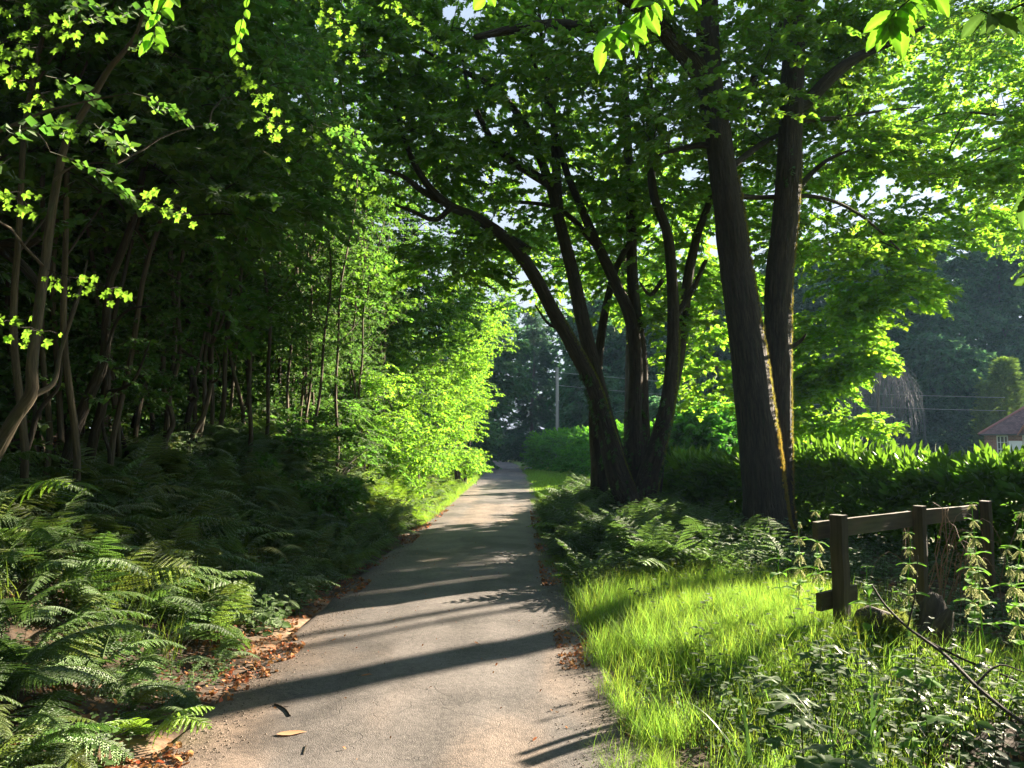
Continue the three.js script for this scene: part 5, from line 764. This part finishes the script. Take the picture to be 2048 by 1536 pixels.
  const [vg] = scatter('verge_bracken', [fronds.bracken[0]], M.fern, vb, null); tag(vg, 'bracken and fern fronds massed on the right verge before the many stems', 'bracken', null, 'stuff');
  const tv = []; for (let k = 0; k < 5200; k++) { const d = r.r(8.4, 26), u = 1.3 + Math.pow(r(), 1.1) * 3.4, x = roadX(d) + u; if (fbm(x * 1.3, d * 1.0, 38, 3) < 0.43 || (d > 19 && x < 1.1 + (d - 19) * 0.16)) continue; const b = r.r(0.7, 1.3); tv.push([V(x, ground(x, -d), -d), r() * 6.28, r.g() * 0.25, r.g() * 0.25, r.r(0.9, 2.0) * (u < 1.6 ? 0.55 : 1), [b, b, b]]); }
  const [tw] = scatter('tall_weeds', [herb(10, 0.28, 0.07, 0.6, 'ovate', 5)], M.herb, tv, null); tag(tw, 'tall weeds between lane and trees on the right verge', 'weeds', null, 'stuff');
  const bl = []; for (let k = 0; k < 8500; k++) { const d = r.r(3.3, 22), u = -r.r(1.45, 4.6), x = roadX(d) + u; if (fbm(x * 1.1, d * 1.1, 18, 3) < 0.45) continue; const b = r.r(0.6, 1.2); bl.push([V(x, ground(x, -d) - 0.02, -d), r() * 6.28, r.g() * 0.3, r.g() * 0.3, r.r(0.5, d < 6 ? 0.9 : 1.9), [b, b, b]]); }
  const [h2] = scatter('bank_undergrowth', [herb(8, 0.2, 0.06, 0.7, 'ovate', 6)], M.dark, bl, null); tag(h2, 'small dark weeds between the ferns on the bank', 'undergrowth', null, 'stuff');
  // dead leaves
  const dl = (seed) => { const q = rng(seed), g = new GB(); g.leaf(V(-0.03, 0, 0), V(1, 0.1, 0), V(0.1, 1, 0.3), 0.065, 0.038, 'ovate', [1, 1, 1]); for (let k = 0; k < g.n; k++) g.p[k * 3 + 1] += 0.012 * Math.sin(g.p[k * 3] * 60 + q() * 0.5) + 5 * g.p[k * 3 + 2] ** 2; return g.geo(); };
  const ll = []; const put = (x, d, y, s) => { const b = r.r(0.45, 1.5), o = r() < 0.12 ? 1.5 : 1; ll.push([V(x, y + 0.008, -d), r() * 6.28, r.g() * 0.35, r.g() * 0.4 + (r() < 0.5 ? Math.PI : 0), s, [b * o, b * r.r(0.8, 1.1), b * r.r(0.7, 1)]]); };
  for (let k = 0; k < 7000; k++) { const d = 3.2 + Math.pow(r(), 1.7) * 18, u = -(1.08 + Math.pow(r(), 1.5) * 0.9), x = roadX(d) + u; if (fbm(x * 2.2, d * 1.5, 41, 3) < 0.42 + (u > -1.2 ? 0.12 : 0)) continue; put(x, d, Math.max(ground(x, -d), Math.abs(u) < 1.3 ? onLane(V(x, 0, -d)).y : -1), r.r(0.3, 1.0)); }
  for (let k = 0; k < 5200; k++) { const d = 3.2 + Math.pow(r(), 1.6) * 16, u = 0.98 + Math.pow(r(), 1.5) * 0.85, x = roadX(d) + u; if (fbm(x * 2.2, d * 1.5, 43, 3) < 0.46) continue; put(x, d, Math.max(ground(x, -d), u < 1.3 ? onLane(V(x, 0, -d)).y : -1), r.r(0.3, 0.9)); }
  for (let k = 0; k < 3600; k++) { const d = r.r(3.4, 12), u = r() < 0.55 ? -r.r(1.6, 6) : r.r(1.6, 5), x = roadX(d) + u; put(x, d, ground(x, -d), r.r(0.5, 1.1)); }
  for (let k = 0; k < 170; k++) { const d = r.r(3.4, 16), u = r.g() * 0.9, x = roadX(d) + clamp(u, -1.1, 1.1); put(x, d, onLane(V(x, 0, -d)).y, r.r(0.15, 0.42)); }
  const [lt] = scatter('leaf_litter', [dl(1)], M.deadleaf, ll, null); tag(lt, 'brown dead leaves scattered along both edges of the lane', 'leaf litter', null, 'stuff');
  const pg = new THREE.IcosahedronGeometry(0.008, 0), pl = []; for (let k = 0; k < 3800; k++) { const d = 3.2 + Math.pow(r(), 1.6) * 12, sgn = r() < 0.6 ? -1 : 1, u = sgn * (1.22 - Math.abs(r.g()) * 0.22), x = roadX(d) + u, b = r.r(0.5, 1.4); pl.push([V(x, Math.max(ground(x, -d), onLane(V(x, 0, -d)).y) + 0.002, -d), r() * 6, r() * 6, r() * 6, r.r(0.2, 0.75), [b, b * 0.95, b * 0.9]]); }
  const [pe] = scatter('gravel', [pg], M.plain(0.2, 0.17, 0.14, 0.9), pl, null); tag(pe, 'grit and tiny stones along the lane edges', 'gravel', null, 'stuff');
}
// ------------------------------------------------------------------ single things lying on the lane
{
  const onRoad = (px, py) => onLane(hit(px, py));
  const twig = (list, d, w, label, sub) => { const p0 = onRoad(...list[0]), t = thing('fallen_twig', label, 'twig', p0), pts = list.map(([x, y]) => { const p = onRoad(x, y); p.y += w * 0.8; return p; }), [c, rr] = curve(pts, list.map((_, k) => w * (1 - 0.4 * k / list.length)), 10), g = new GB(); g.tube(c, rr, 7, { rough: 0.25, col: [1.7, 1.6, 1.5] }); part('twig', g.geo(), M.barkDark, t); if (sub) { const q = new GB(); q.tube(sub.map(([x, y]) => { const p = onRoad(x, y); p.y += w * 0.6; return p; }), [w * 0.5, w * 0.2], 5); part('side_twig', q.geo(), M.barkDark, t); } };
  twig([[549, 1433], [562, 1436], [572, 1444], [580, 1456]], 0, 0.0065, 'dark crooked twig lying on the lane near its left edge', [[565, 1438], [577, 1437]]);
  twig([[612, 1518], [606, 1536]], 0, 0.0035, 'short pale twig on the lane at the bottom of the view', null);
  const leaf = (px, py, len, yaw, col, label, kind = 'ovate') => { const p = onRoad(px, py), t = thing('fallen_leaf', label, 'dead leaf', p), g = new GB(); g.leaf(V(-len / 2, 0.006, 0), V(1, 0, 0), V(0, 1, 0.12), len, len * 0.36, kind, col); for (let k = 0; k < g.n; k++) g.p[k * 3 + 1] = Math.max(0.003, g.p[k * 3 + 1] * 0.5 + 0.004 + 0.005 * Math.sin(g.p[k * 3] * 60)); const m = part('blade', g.geo(), M.deadleaf, t, false); const s = new GB(); s.tube([V(-len / 2 - 0.03, 0.003, 0), V(-len / 2, 0.006, 0)], [0.0015, 0.002], 4); part('stalk', s.geo(), M.barkDark, t, false); t.rotation.y = yaw; };
  leaf(583, 1493, 0.17, 0.35, [1.7, 1.9, 2.2], 'long pale curled dead leaf on the lane, bottom left');
  leaf(952, 1305, 0.075, 2.2, [0.6, 0.55, 0.5], 'small dark brown leaf alone mid-lane');
  leaf(733, 1371, 0.085, 0.1, [1.3, 1.0, 0.8], 'small tan dead leaf left of mid-lane');
  leaf(1070, 1502, 0.05, 1.0, [1.2, 0.8, 0.6], 'tiny brown leaf at the bottom of the lane');
  leaf(668, 1297, 0.055, 1.0, [0.7, 0.6, 0.5], 'small dark leaf in the broad shadow across the lane');
}
// ------------------------------------------------------------------ fence, log, stump, fallen branch
{
  const dir = V(1.08, 0, -0.82).normalize(), p1 = P(1680, 1100, 6.05), p2 = P(1841, 1100, 6.95), p3 = P(1977, 1100, 7.7), H = 1.1;
  for (const p of [p1, p2, p3]) p.y = ground(p.x, p.z);
  const t = thing('wooden_fence', 'weathered post-and-rail fence with three posts before the laurel hedge', 'fence', p1.clone());
  const ang = Math.atan2(-dir.z, dir.x);
  const beam = (w, h, d, seed) => { const g = new THREE.BoxGeometry(w, h, d, Math.max(2, Math.round(w / 0.12)), Math.max(2, Math.round(h / 0.1)), 3), p = g.attributes.position, u = g.attributes.uv, c = []; for (let k = 0; k < p.count; k++) { const x = p.getX(k), y = p.getY(k), z = p.getZ(k), q = (o) => (fbm(x * 6 + o, y * 6, z * 6 + seed, 2) - 0.5) * 0.016; const cx = 1 - 0.06 * (Math.abs(Math.abs(x) - w / 2) < 1e-4 ? 1 : 0); p.setXYZ(k, x * cx + q(1), y + q(5), z + q(9)); if (w > h) u.setXY(k, (y + z) * 2, x); else u.setXY(k, (x + z) * 2, y); const b = 0.65 + 0.6 * fbm(x * 3, y * 3, seed, 2), a = smooth(0.5, 0.68, fbm(x * 7, y * 7, z * 7 + seed, 3)) * 0.5; c.push(b * (1 - a * 0.35), b * (1 + a * 0.15), b * (1 - a * 0.5)); } g.setAttribute('color', new THREE.Float32BufferAttribute(c, 3)); g.computeVertexNormals(); return g; };
  const put = (name, g, c, rot, tilt = 0) => { const m = part(name, g, M.wood, t, false); m.position.copy(c).sub(t.position); m.rotation.set(0, rot, tilt, 'YXZ'); return m; };
  const top = [P(1680, 1030, 6.05).y, P(1841, 1012, 6.95).y, P(1977, 1001, 7.7).y];
  [[p1, 0.095, 0.012], [p2, 0.082, -0.01], [p3, 0.08, 0.02]].forEach(([p, w, tilt], k) => put('post', beam(w, top[k] - p.y + 0.2, w * 1.05, k + 3), V(p.x, (top[k] + p.y - 0.2) / 2, p.z), ang, tilt));
  const back = V(dir.z, 0, -dir.x).multiplyScalar(0.085); if (back.z > 0) back.negate();
  const rail = (a, b, y0, y1, ex0, ex1, seed, name = 'rail') => { const L = a.distanceTo(b), A = a.clone().addScaledVector(dir, -ex0), Bq = b.clone().addScaledVector(dir, ex1), c = A.clone().add(Bq).multiplyScalar(0.5).add(back); c.y = (y0 + y1) / 2; put(name, beam(A.distanceTo(Bq), 0.135, 0.045, seed), c, ang, Math.atan2(y1 - y0, A.distanceTo(Bq))); };
  const flat = (p) => V(p.x, 0, p.z);
  const ry = [P(1680, 1060, 6.1).y, P(1841, 1037, 7).y, P(1977, 1024, 7.75).y];
  rail(flat(p1), flat(p2), ry[0], ry[1], 0.2, -0.01, 11); rail(flat(p2), flat(p3), ry[1], ry[2], -0.02, 0.06, 12);
  { const y = P(1680, 1200, 6.1).y; rail(flat(p1), flat(p1).addScaledVector(dir, 0.36), y, y + 0.01, 0.2, 0, 13); }
  // leaning broken log against the middle post
  const lb = hit(1860, 1290); const lg = thing('broken_log', 'short dark broken log leaning at the foot of the middle fence post', 'log', lb); const g = new GB(), e = P(1872, 1190, 6.5), s0 = P(1852, 1300, 6.2), c = []; s0.y = ground(s0.x, s0.z) - 0.05; for (let k = 0; k <= 8; k++) c.push(s0.clone().lerp(e, k / 8)); g.tube(c, [0.12, 0.115, 0.11, 0.1, 0.1, 0.095, 0.1, 0.085, 0.05], 16, { rough: 0.5, ridge: 0.35, seed: 3, flat: 0.6 }); part('log', g.geo(), M.barkDark, lg); const g2 = new GB(); const e2 = P(1900, 1222, 6.05), s2 = P(1872, 1285, 6); g2.tube([s2, s2.clone().lerp(e2, 0.6), e2], [0.09, 0.06, 0.03], 8, { rough: 0.3, seed: 9 }); part('splinter', g2.geo(), M.barkDark, lg);
  // mossy stump
  const sb = hit(1735, 1318), st = thing('mossy_stump', 'low dark mossy tree stump between the first two fence posts', 'stump', sb), sg = new GB(), sp = []; for (let k = 0; k <= 7; k++) sp.push(V(sb.x + 0.02 * k, sb.y - 0.08 + 0.06 * k, sb.z)); sg.tube(sp, [0.3, 0.24, 0.2, 0.18, 0.175, 0.17, 0.16, 0.1], 26, { rough: 0.5, ridge: 0.4, seed: 14 }); const stm = { pts: sp, rad: [0.3, 0.24, 0.2, 0.18, 0.175, 0.17, 0.16, 0.1] }; part('stump', sg.geo(), M.barkDark, st); cling('moss', stm, mossGeo, M.moss, 2600, 5, { tint: [0.8, 1.1, 1] }, st); cling('ivy', stm, ivyGeo, M.herb, 90, 6, {}, st);
  for (let k = 0; k < 4; k++) { const a = k * 1.7 + 0.4, q = new GB(); const pp = []; for (let i = 0; i <= 5; i++) { const x = sb.x + Math.cos(a) * (0.15 + 0.12 * i), z = sb.z + Math.sin(a) * (0.15 + 0.12 * i); pp.push(V(x, ground(x, z) + 0.09 - 0.028 * i, z)); } q.tube(pp, [0.08, 0.07, 0.055, 0.04, 0.03, 0.02], 7, { rough: 0.3 }); part('root', q.geo(), M.barkDark, st); }
  // fallen bare branch
  const a = [[1745, 1172, 5.6], [1770, 1210, 5.4], [1815, 1255, 5.1], [1850, 1280, 4.9], [1890, 1310, 4.6], [1950, 1370, 4.2], [2010, 1420, 3.9], [2070, 1462, 3.6]], fb = thing('fallen_branch', 'long thin bare branch sloping down across the weeds to the right edge', 'branch', P(2070, 1462, 3.6));
  const m = stem(a.map(([x, y, d], k) => [x, y, d, 3.6 + k * 0.75]), 8, { seed: 4 }, 0.06); part('branch', m.geo, M.barkDark, fb);
  [[[1850, 1280, 4.9, 5], [1930, 1320, 4.8, 5], [2060, 1370, 4.7, 4]], [[1890, 1310, 4.6, 5], [1915, 1335, 4.7, 4], [1990, 1420, 4.5, 3], [2040, 1480, 4.2, 2]], [[1815, 1255, 5.1, 4], [1830, 1190, 5.2, 3], [1836, 1110, 5.3, 2]], [[1950, 1370, 4.2, 5], [2000, 1330, 4.3, 4], [2050, 1345, 4.3, 2]]].forEach((l, k) => part('side_branch', stem(l, 6, { seed: k }, 0.06).geo, M.barkDark, fb));
  // dead bramble tangle behind the middle post
  const bb = P(1900, 1200, 7.2); bb.y = ground(bb.x, bb.z); const br = thing('dead_bramble', 'tangle of dry reddish bramble stems arching behind the middle post', 'bramble', bb), r = rng(55);
  for (let k = 0; k < 26; k++) { const q = new GB(), p = [], x0 = bb.x + r.g() * 0.22, z0 = bb.z + r.g() * 0.2, dx = r.g() * 0.45, h = r.r(0.5, 1.15); for (let i = 0; i <= 8; i++) { const s = i / 8; p.push(V(x0 + dx * s + 0.03 * r.g(), ground(x0, z0) + h * Math.sin(s * 2.5) / 0.95, z0 + r.g() * 0.02 + 0.15 * s)); } q.tube(p, p.map((_, i) => 0.005 - 0.0004 * i), 4, {}); part('bramble_stem', q.geo(), M.plain(0.2, 0.13, 0.09, 0.8), br); }
}
// ------------------------------------------------------------------ nettles with hanging flower tassels
{
  const toothed = (len, wid, seed) => { const g = new GB(), N = 9, r = rng(seed), c = (k) => (k % 2 ? 1.12 : 0.94); for (let k = 0; k <= N; k++) { const t = k / N, w = wid * Math.pow(Math.sin(Math.PI * Math.pow(t, 0.62) * 0.985 + 0.02), 0.8) * c(k), y = 0.12 * len * Math.sin(t * 2.6) - 0.22 * len * t * t; for (const s of [-1, -0.5, 0, 0.5, 1]) g.v(t * len + (Math.abs(s) > 0.9 ? 0.03 * len : 0), y - (s === 0 ? 0.012 * len : 0) + 0.05 * len * Math.abs(s), s * w * 0.5, s === 0 ? [1.25, 1.2, 1.2] : [1, 1, 1]); } for (let k = 0; k < N; k++) for (let j = 0; j < 4; j++) { const a = k * 5 + j; g.i.push(a, a + 5, a + 1, a + 1, a + 5, a + 6); } return g.geo(); };
  const lg = [toothed(0.135, 0.072, 1), toothed(0.115, 0.06, 2), toothed(0.08, 0.042, 3)];
  const tas = (() => { const r = rng(8), g = new GB(); const strand = (o, L) => { const p = [o]; for (let i = 1; i <= 4; i++) p.push(V(o.x + 0.012 * i + r.g() * 0.002, o.y - L * i / 4 + 0.004 * Math.sin(i), o.z + r.g() * 0.003)); g.tube(p, [0.0012, 0.002, 0.0022, 0.002, 0.001], 4, {}); for (let k = 0; k < 26; k++) { const i = r.r(0.6, 4), a = Math.floor(i), b = Math.min(4, a + 1), q = p[a].clone().lerp(p[b], i - a); g.leaf(q, V(r.g(), r.g(), r.g()), V(r.g(), 1, r.g()), 0.007, 0.007, 'simple', [1, 1, 1]); } }; for (let k = 0; k < 3; k++) strand(V(0, 0, (k - 1) * 0.008), r.r(0.05, 0.085)); return g.geo(); })();
  const stemG = (() => { const g = new GB(), p = []; for (let i = 0; i <= 10; i++) p.push(V(0.012 * Math.sin(i * 0.9), i / 10, 0.01 * Math.cos(i * 0.7))); g.tube(p, p.map((_, i) => 0.0055 - 0.0035 * i / 10), 5, { col: [1, 0.95, 0.9] }); return g.geo(); })();
  [[1592, 1040, 6.7, 'tall flowering nettle left of the fence, shorter of the pair'], [1637, 1018, 6.6, 'tall flowering nettle left of the fence, taller of the pair'], [1812, 1060, 6.4, 'flowering nettle with drooping tassels between the first two posts'], [1957, 1003, 5.7, 'tall nettle with heavy pale tassels before the far fence post'], [2012, 1016, 5.6, 'tall nettle with pale tassels at the right edge'], [2040, 1095, 5.2, 'lower nettle spilling pale tassels at the right edge'], [1940, 1062, 5.9, 'short nettle in the clump right of the middle post'], [1735, 1128, 5.7, 'small nettle with a pale tip just right of the first post'], [1560, 1085, 7.2, 'short nettle behind the pair left of the fence']].forEach(([px, py, d, label], k) => {
    const top = P(px, py, d), y0 = ground(top.x, top.z), h = top.y - y0, t = thing('nettle', label, 'nettle', V(top.x, y0, top.z)), r = rng(140 + k), m = part('stem', stemG, M.nettle, t, false); m.scale.set(1, h, 1);
    const nodes = Math.round(h / 0.13), small = k > 6;
    for (let i = 2; i <= nodes; i++) { const s = i / nodes, y = h * s * 0.985, rot = i * 1.57 + r.g() * 0.2; for (const f of [0, Math.PI]) { const L = part('leaf', lg[s > 0.85 ? 2 : s > 0.6 ? 1 : 0], M.nettle, t, false); L.position.set(0, y, 0); L.rotation.set(0, rot + f, r.r(-0.25, 0.3), 'YZX'); L.scale.setScalar(r.r(0.85, 1.15) * (s > 0.95 ? 0.6 : 1)); if (s > 0.42 && !small) { for (const e of [-0.5, 0.5]) { const T = part('flower_tassel', tas, M.tassel, t, false); T.position.set(0, y - 0.004, 0); T.rotation.y = rot + f + e; T.scale.setScalar(lerp(1.25, 0.6, smooth(0.6, 1, s)) * r.r(0.8, 1.15)); } } } }
    t.rotation.set(r.g() * 0.11, r() * 6, r.g() * 0.11);
  });
}
// ------------------------------------------------------------------ seedlings and strap leaves in the foreground on the right
const heroMaple = (len, seed, tone = 1) => { const g = new GB(), r = rng(seed), N = 64, out = []; const lobes = [[0, 1, 0.62], [0.95, 0.88, 0.56], [-0.95, 0.88, 0.56], [1.9, 0.6, 0.5], [-1.9, 0.6, 0.5]]; for (let k = 0; k <= N; k++) { const a = lerp(-2.75, 2.75, k / N); let R = 0.58; for (const [c, l, w] of lobes) R = Math.max(R, l * (1 - Math.pow(Math.abs(a - c) / w, 1.15) * 0.62)); R *= 1 + (k % 2 ? 0.06 : -0.03); out.push([a, R]); } g.v(0.42 * len * 0, 0, 0, [1.2, 1.2, 1.1].map((c) => c * tone)); for (const f of [0.5, 1]) for (const [a, R] of out) g.v(Math.cos(a) * R * f * len, 0.09 * len * Math.cos(a * 3.4) * f - 0.16 * len * R * R * f * f, Math.sin(a) * R * f * len, [tone, tone, tone]); for (let k = 0; k < N; k++) { g.tri(0, 2 + k, 1 + k); const a = 1 + k, b = N + 2 + k; g.i.push(a, a + 1, b, a + 1, b + 1, b); } return g.geo(); };
{
  const leaves = [heroMaple(0.1, 1), heroMaple(0.085, 2), heroMaple(0.065, 3)];
  [[1600, 1420, 3.5, 'sycamore seedling with broad grey-lit leaves, nearest the lane', 7], [1690, 1500, 3.05, 'low sycamore seedling at the bottom edge of the view', 6], [1580, 1375, 4.1, 'sycamore seedling with dark leaves behind the nearest one', 6], [1850, 1410, 3.9, 'small seedling with yellow-green leaves right of the strap leaves', 5], [1830, 1330, 4.5, 'thin seedling with a few light leaves below the fence', 5], [1640, 1300, 4.9, 'upright seedling in the grass in front of the first post', 6]].forEach(([px, py, d, label, n], k) => {
    const top = P(px, py, d), y0 = ground(top.x, top.z), h = Math.max(0.18, top.y - y0), t = thing('sycamore_seedling', label, 'seedling', V(top.x, y0, top.z)), r = rng(160 + k), g = new GB(); g.tube([V(0, -0.02, 0), V(0.01, h * 0.5, 0), V(0, h, 0)], [0.005, 0.004, 0.0025], 6, { col: [1, 0.7, 0.6] }); part('stem', g.geo(), M.herb, t, false);
    for (let i = 0; i < n; i++) { const a = i * 1.62 + k, y = h * lerp(0.45, 1, i / (n - 1)), L = r.r(0.05, 0.11), e = V(Math.cos(a) * L, y + 0.03, Math.sin(a) * L), s = new GB(); s.tube([V(0, y - 0.01, 0), e], [0.002, 0.0015], 4, { col: [1.2, 0.7, 0.6] }); part('leaf_stalk', s.geo(), M.herb, t, false); const m = part('leaf', leaves[(i + k) % 3], k > 2 && k < 5 ? M.nettle : M.herb, t, false); m.position.copy(e); m.rotation.set(r.g() * 0.25, -a, r.r(-0.35, 0.15), 'YZX'); }
  });
  const bladeG = (() => { const g = new GB(), p = V(0, 0, 0), N = 9; for (let k = 0; k <= N; k++) { const s = k / N, w = 0.011 * Math.pow(1 - s, 0.7) + 0.0008, a = lerp(1.5, 0.25, Math.pow(s, 1.6)); g.v(p.x, p.y + 0.0, p.z - w, [1, 1, 1]); g.v(p.x, p.y - 0.004 * (1 - s), p.z, [1.15, 1.15, 1.1]); g.v(p.x, p.y, p.z + w, [1, 1, 1]); p.x += Math.cos(a) * 0.6 / N; p.y += Math.sin(a) * 0.6 / N; } for (let k = 0; k < N; k++) for (let j = 0; j < 2; j++) { const a = k * 3 + j; g.i.push(a, a + 3, a + 1, a + 1, a + 3, a + 4); } return g.geo(); })();
  [[1740, 1560, 'tuft of long strap-like leaves leaning right at the bottom edge', 9, 0.3], [1660, 1590, 'tuft of arching strap leaves at the bottom beside the seedling', 8, 1.4], [1500, 1600, 'dark arching strap leaves at the bottom, nearest the lane', 6, 2.6]].forEach(([px, py, label, n, yaw], k) => { const p = hit(px, Math.min(py, 1620)), t = thing('strap_leaf_tuft', label, 'plant', p), r = rng(180 + k); for (let i = 0; i < n; i++) { const m = part('leaf', bladeG, M.herb, t, false); m.position.set(r.g() * 0.03, -0.01, r.g() * 0.03); m.rotation.set(0, yaw + (i - n / 2) * 0.45 + r.g() * 0.2, r.r(-0.3, 0.25), 'YZX'); m.scale.setScalar(r.r(0.6, 1.05)); } });
}
// ------------------------------------------------------------------ leafy sprigs that hang into the view
const bigLeaf = (len, wid, seed, tooth = 0.1) => { const g = new GB(), N = 14, r = rng(seed); for (let k = 0; k <= N; k++) { const t = k / N, w = wid * Math.pow(Math.max(0, Math.sin(Math.PI * Math.pow(t, 0.85))), 0.75) * (1 + (k % 2 ? tooth : -tooth * 0.5)) + 0.0006, y = 0.1 * len * Math.sin(t * 2.4) - 0.2 * len * t * t; for (const s of [-1, -0.55, -0.06, 0.06, 0.55, 1]) { const vein = k % 2 && Math.abs(s) > 0.1 ? 0.9 : 1; g.v(t * len + Math.abs(s) * 0.035 * len, y + 0.07 * len * Math.abs(s) + (k % 2 ? 0.004 * len : 0), s * w * 0.5, Math.abs(s) < 0.1 ? [1.3, 1.25, 1.5] : [vein, vein, vein]); } } for (let k = 0; k < N; k++) for (let j = 0; j < 5; j++) { const a = k * 6 + j; g.i.push(a, a + 6, a + 1, a + 1, a + 6, a + 7); } return g.geo(); };
function sprig(name, label, path, n, geos, mat, { size = 1, seed = 1, droop = 0.5, from = 0.1, wob = 0.6, fan = 0, w = 0.0035, spread = 1.1, group } = {}) {
  const pts = path.map(([x, y, d]) => P(x, y, d)), [c, rr] = curve(pts, pts.map((_, k) => w * (1 - 0.7 * k / pts.length)), 14), t = thing(name, label, 'branch', pts[0], group), g = new GB(), r = rng(seed); g.tube(c, rr, 5, {}); part('twig', g.geo(), M.barkDark, t);
  const cc = new THREE.CatmullRomCurve3(c);
  for (let k = 0; k < n; k++) { const s = from + (1 - from) * (k + r() * 0.6) / n, p = cc.getPoint(Math.min(1, s)), T = cc.getTangent(Math.min(1, s)), yaw = Math.atan2(-T.z, T.x) + (k % 2 ? 1 : -1) * r.r(0.4, spread) * (1 - 0.6 * s), m = part('leaf', geos[k % geos.length], mat, t, false); m.position.copy(p).sub(t.position); m.position.y -= r() * 0.01; if (wob > 0.9) { const o = V(r.g() * 0.1, r.g() * 0.07 - 0.03, r.g() * 0.09), q = p.clone().add(o); g.tube([p, p.clone().addScaledVector(o, 0.5).add(V(0, 0.012, 0)), q], [0.0022, 0.0017, 0.001], 4, { cap: false }); m.position.add(o); } if (fan) { const a = -1.57 + (k % 2 ? 1 : -1) * r.r(0.15, 1) * fan, X = V(Math.cos(a), Math.sin(a), r.g() * 0.35).normalize(), Y = V(r.g() * 0.45, 0.25 + r.g() * 0.35, 1), Z = V().crossVectors(X, Y).normalize(); Y.crossVectors(Z, X); m.quaternion.setFromRotationMatrix(_m.makeBasis(X, Y, Z)); } else m.rotation.set(r.g() * wob, yaw, -r.r(0.0, 1) * droop - 0.1, 'YZX'); m.scale.setScalar(size * r.r(0.6, 1.2)); }
  part('twig', g.geo(), M.barkDark, t);
}
{
  const ch = [bigLeaf(0.15, 0.062, 1), bigLeaf(0.13, 0.05, 2), bigLeaf(0.11, 0.05, 3)], hz = [bigLeaf(0.075, 0.05, 4, 0.06), bigLeaf(0.06, 0.042, 5, 0.06)], mp = [heroMaple(0.048, 5), heroMaple(0.042, 6), heroMaple(0.036, 7)];
  sprig('chestnut_sprig', 'sprig of long backlit green leaves hanging at the top centre-right', [[1400, -60, 3.3], [1320, -10, 3.25], [1260, 40, 3.2], [1200, 80, 3.2]], 20, ch, M.chestnut, { seed: 3, fan: 1.1, size: 0.95 });
  sprig('chestnut_sprig', 'sprig of large drooping leaves at top right before the sloping limb', [[1880, -60, 2.6], [1830, -10, 2.55], [1790, 25, 2.5], [1770, 50, 2.5]], 14, ch, M.chestnut, { seed: 5, fan: 1.3, size: 0.85 });
  sprig('chestnut_sprig', 'dark leaves poking in at the right edge above the far woods', [[2110, 530, 1.7], [2070, 545, 1.68], [2040, 555, 1.66]], 4, ch, M.dark, { seed: 8, fan: 1.2, size: 0.75 });
  sprig('chestnut_sprig', 'dark leaf tips at the right edge in the bright crown', [[2110, 370, 1.75], [2065, 385, 1.72], [2046, 395, 1.7]], 3, ch, M.dark, { seed: 9, fan: 1.2, size: 0.6 });
  sprig('chestnut_sprig', 'dark leaves crossing the pale sky in the top right corner', [[2130, -40, 1.9], [2060, 0, 1.9], [1990, 30, 1.9], [1960, 20, 1.9]], 9, ch, M.dark, { seed: 10, fan: 1.2, size: 0.7 });
  sprig('hazel_sprig', 'pale lit sprig of rounded leaves hanging at the top left', [[380, -70, 3.3], [345, -20, 3.3], [312, 40, 3.3], [310, 95, 3.3]], 16, hz, M.chestnut, { seed: 11, fan: 1.2, size: 1.15 });
  sprig('hazel_sprig', 'small lit sprig of rounded leaves right of the pale one at top left', [[520, -60, 3.8], [497, 0, 3.8], [480, 60, 3.8], [470, 110, 3.8]], 9, hz, M.chestnut, { seed: 12, fan: 1.2, size: 1.1 });
  sprig('hazel_sprig', 'tips of lit leaves at the top edge over the lane', [[1010, -70, 3.6], [985, -20, 3.6], [965, -2, 3.6]], 5, hz, M.chestnut, { seed: 13, fan: 1.2 });
  const mb = [['lit maple branch slanting down from the left edge towards the leaning trunk', [[-60, 70, 4.6], [30, 140, 4.6], [100, 205, 4.6], [165, 262, 4.6]], 44], ['topmost lit maple branch in the top left corner', [[-60, -20, 4.4], [30, 10, 4.4], [110, 50, 4.4], [150, 75, 4.4]], 36], ['lit maple branch below the topmost one at the left edge', [[-50, 60, 4.3], [10, 80, 4.3], [80, 95, 4.3]], 22], ['hanging lit maple spray left of the dark canopy gap', [[440, 80, 6], [490, 140, 6], [525, 210, 6], [548, 285, 6]], 46], ['lit maple branch slanting across the top towards the lane', [[610, -30, 6], [660, 30, 6], [700, 75, 6], [765, 135, 6]], 36], ['short lit maple branch at the top, right of the slanting one', [[760, -40, 6.2], [820, 25, 6.2], [890, 85, 6.2]], 26], ['lit maple spray before the second dark trunk', [[280, 405, 5.6], [330, 405, 5.6], [385, 432, 5.6]], 22], ['lit maple spray low before the leaning trunks', [[95, 540, 5.4], [170, 560, 5.4], [245, 578, 5.4]], 24], ['lit maple leaves at the left edge, mid height', [[-50, 360, 4.6], [10, 385, 4.6], [62, 410, 4.6]], 20], ['lit maple leaves at the left edge over the dead branch', [[-40, 630, 4.8], [20, 650, 4.8], [84, 664, 4.8]], 18], ['lit maple spray trailing before the canopy right of the hanging one', [[560, 200, 7], [640, 260, 7], [700, 350, 7], [745, 410, 7]], 40]];
  mb.forEach(([l, path, n], k) => sprig('maple_branch', l, path, n, mp.map((g) => g), M.canopy, { seed: 20 + k, fan: 1.9, wob: 1 }));
}
renderer.render(scene, camera);
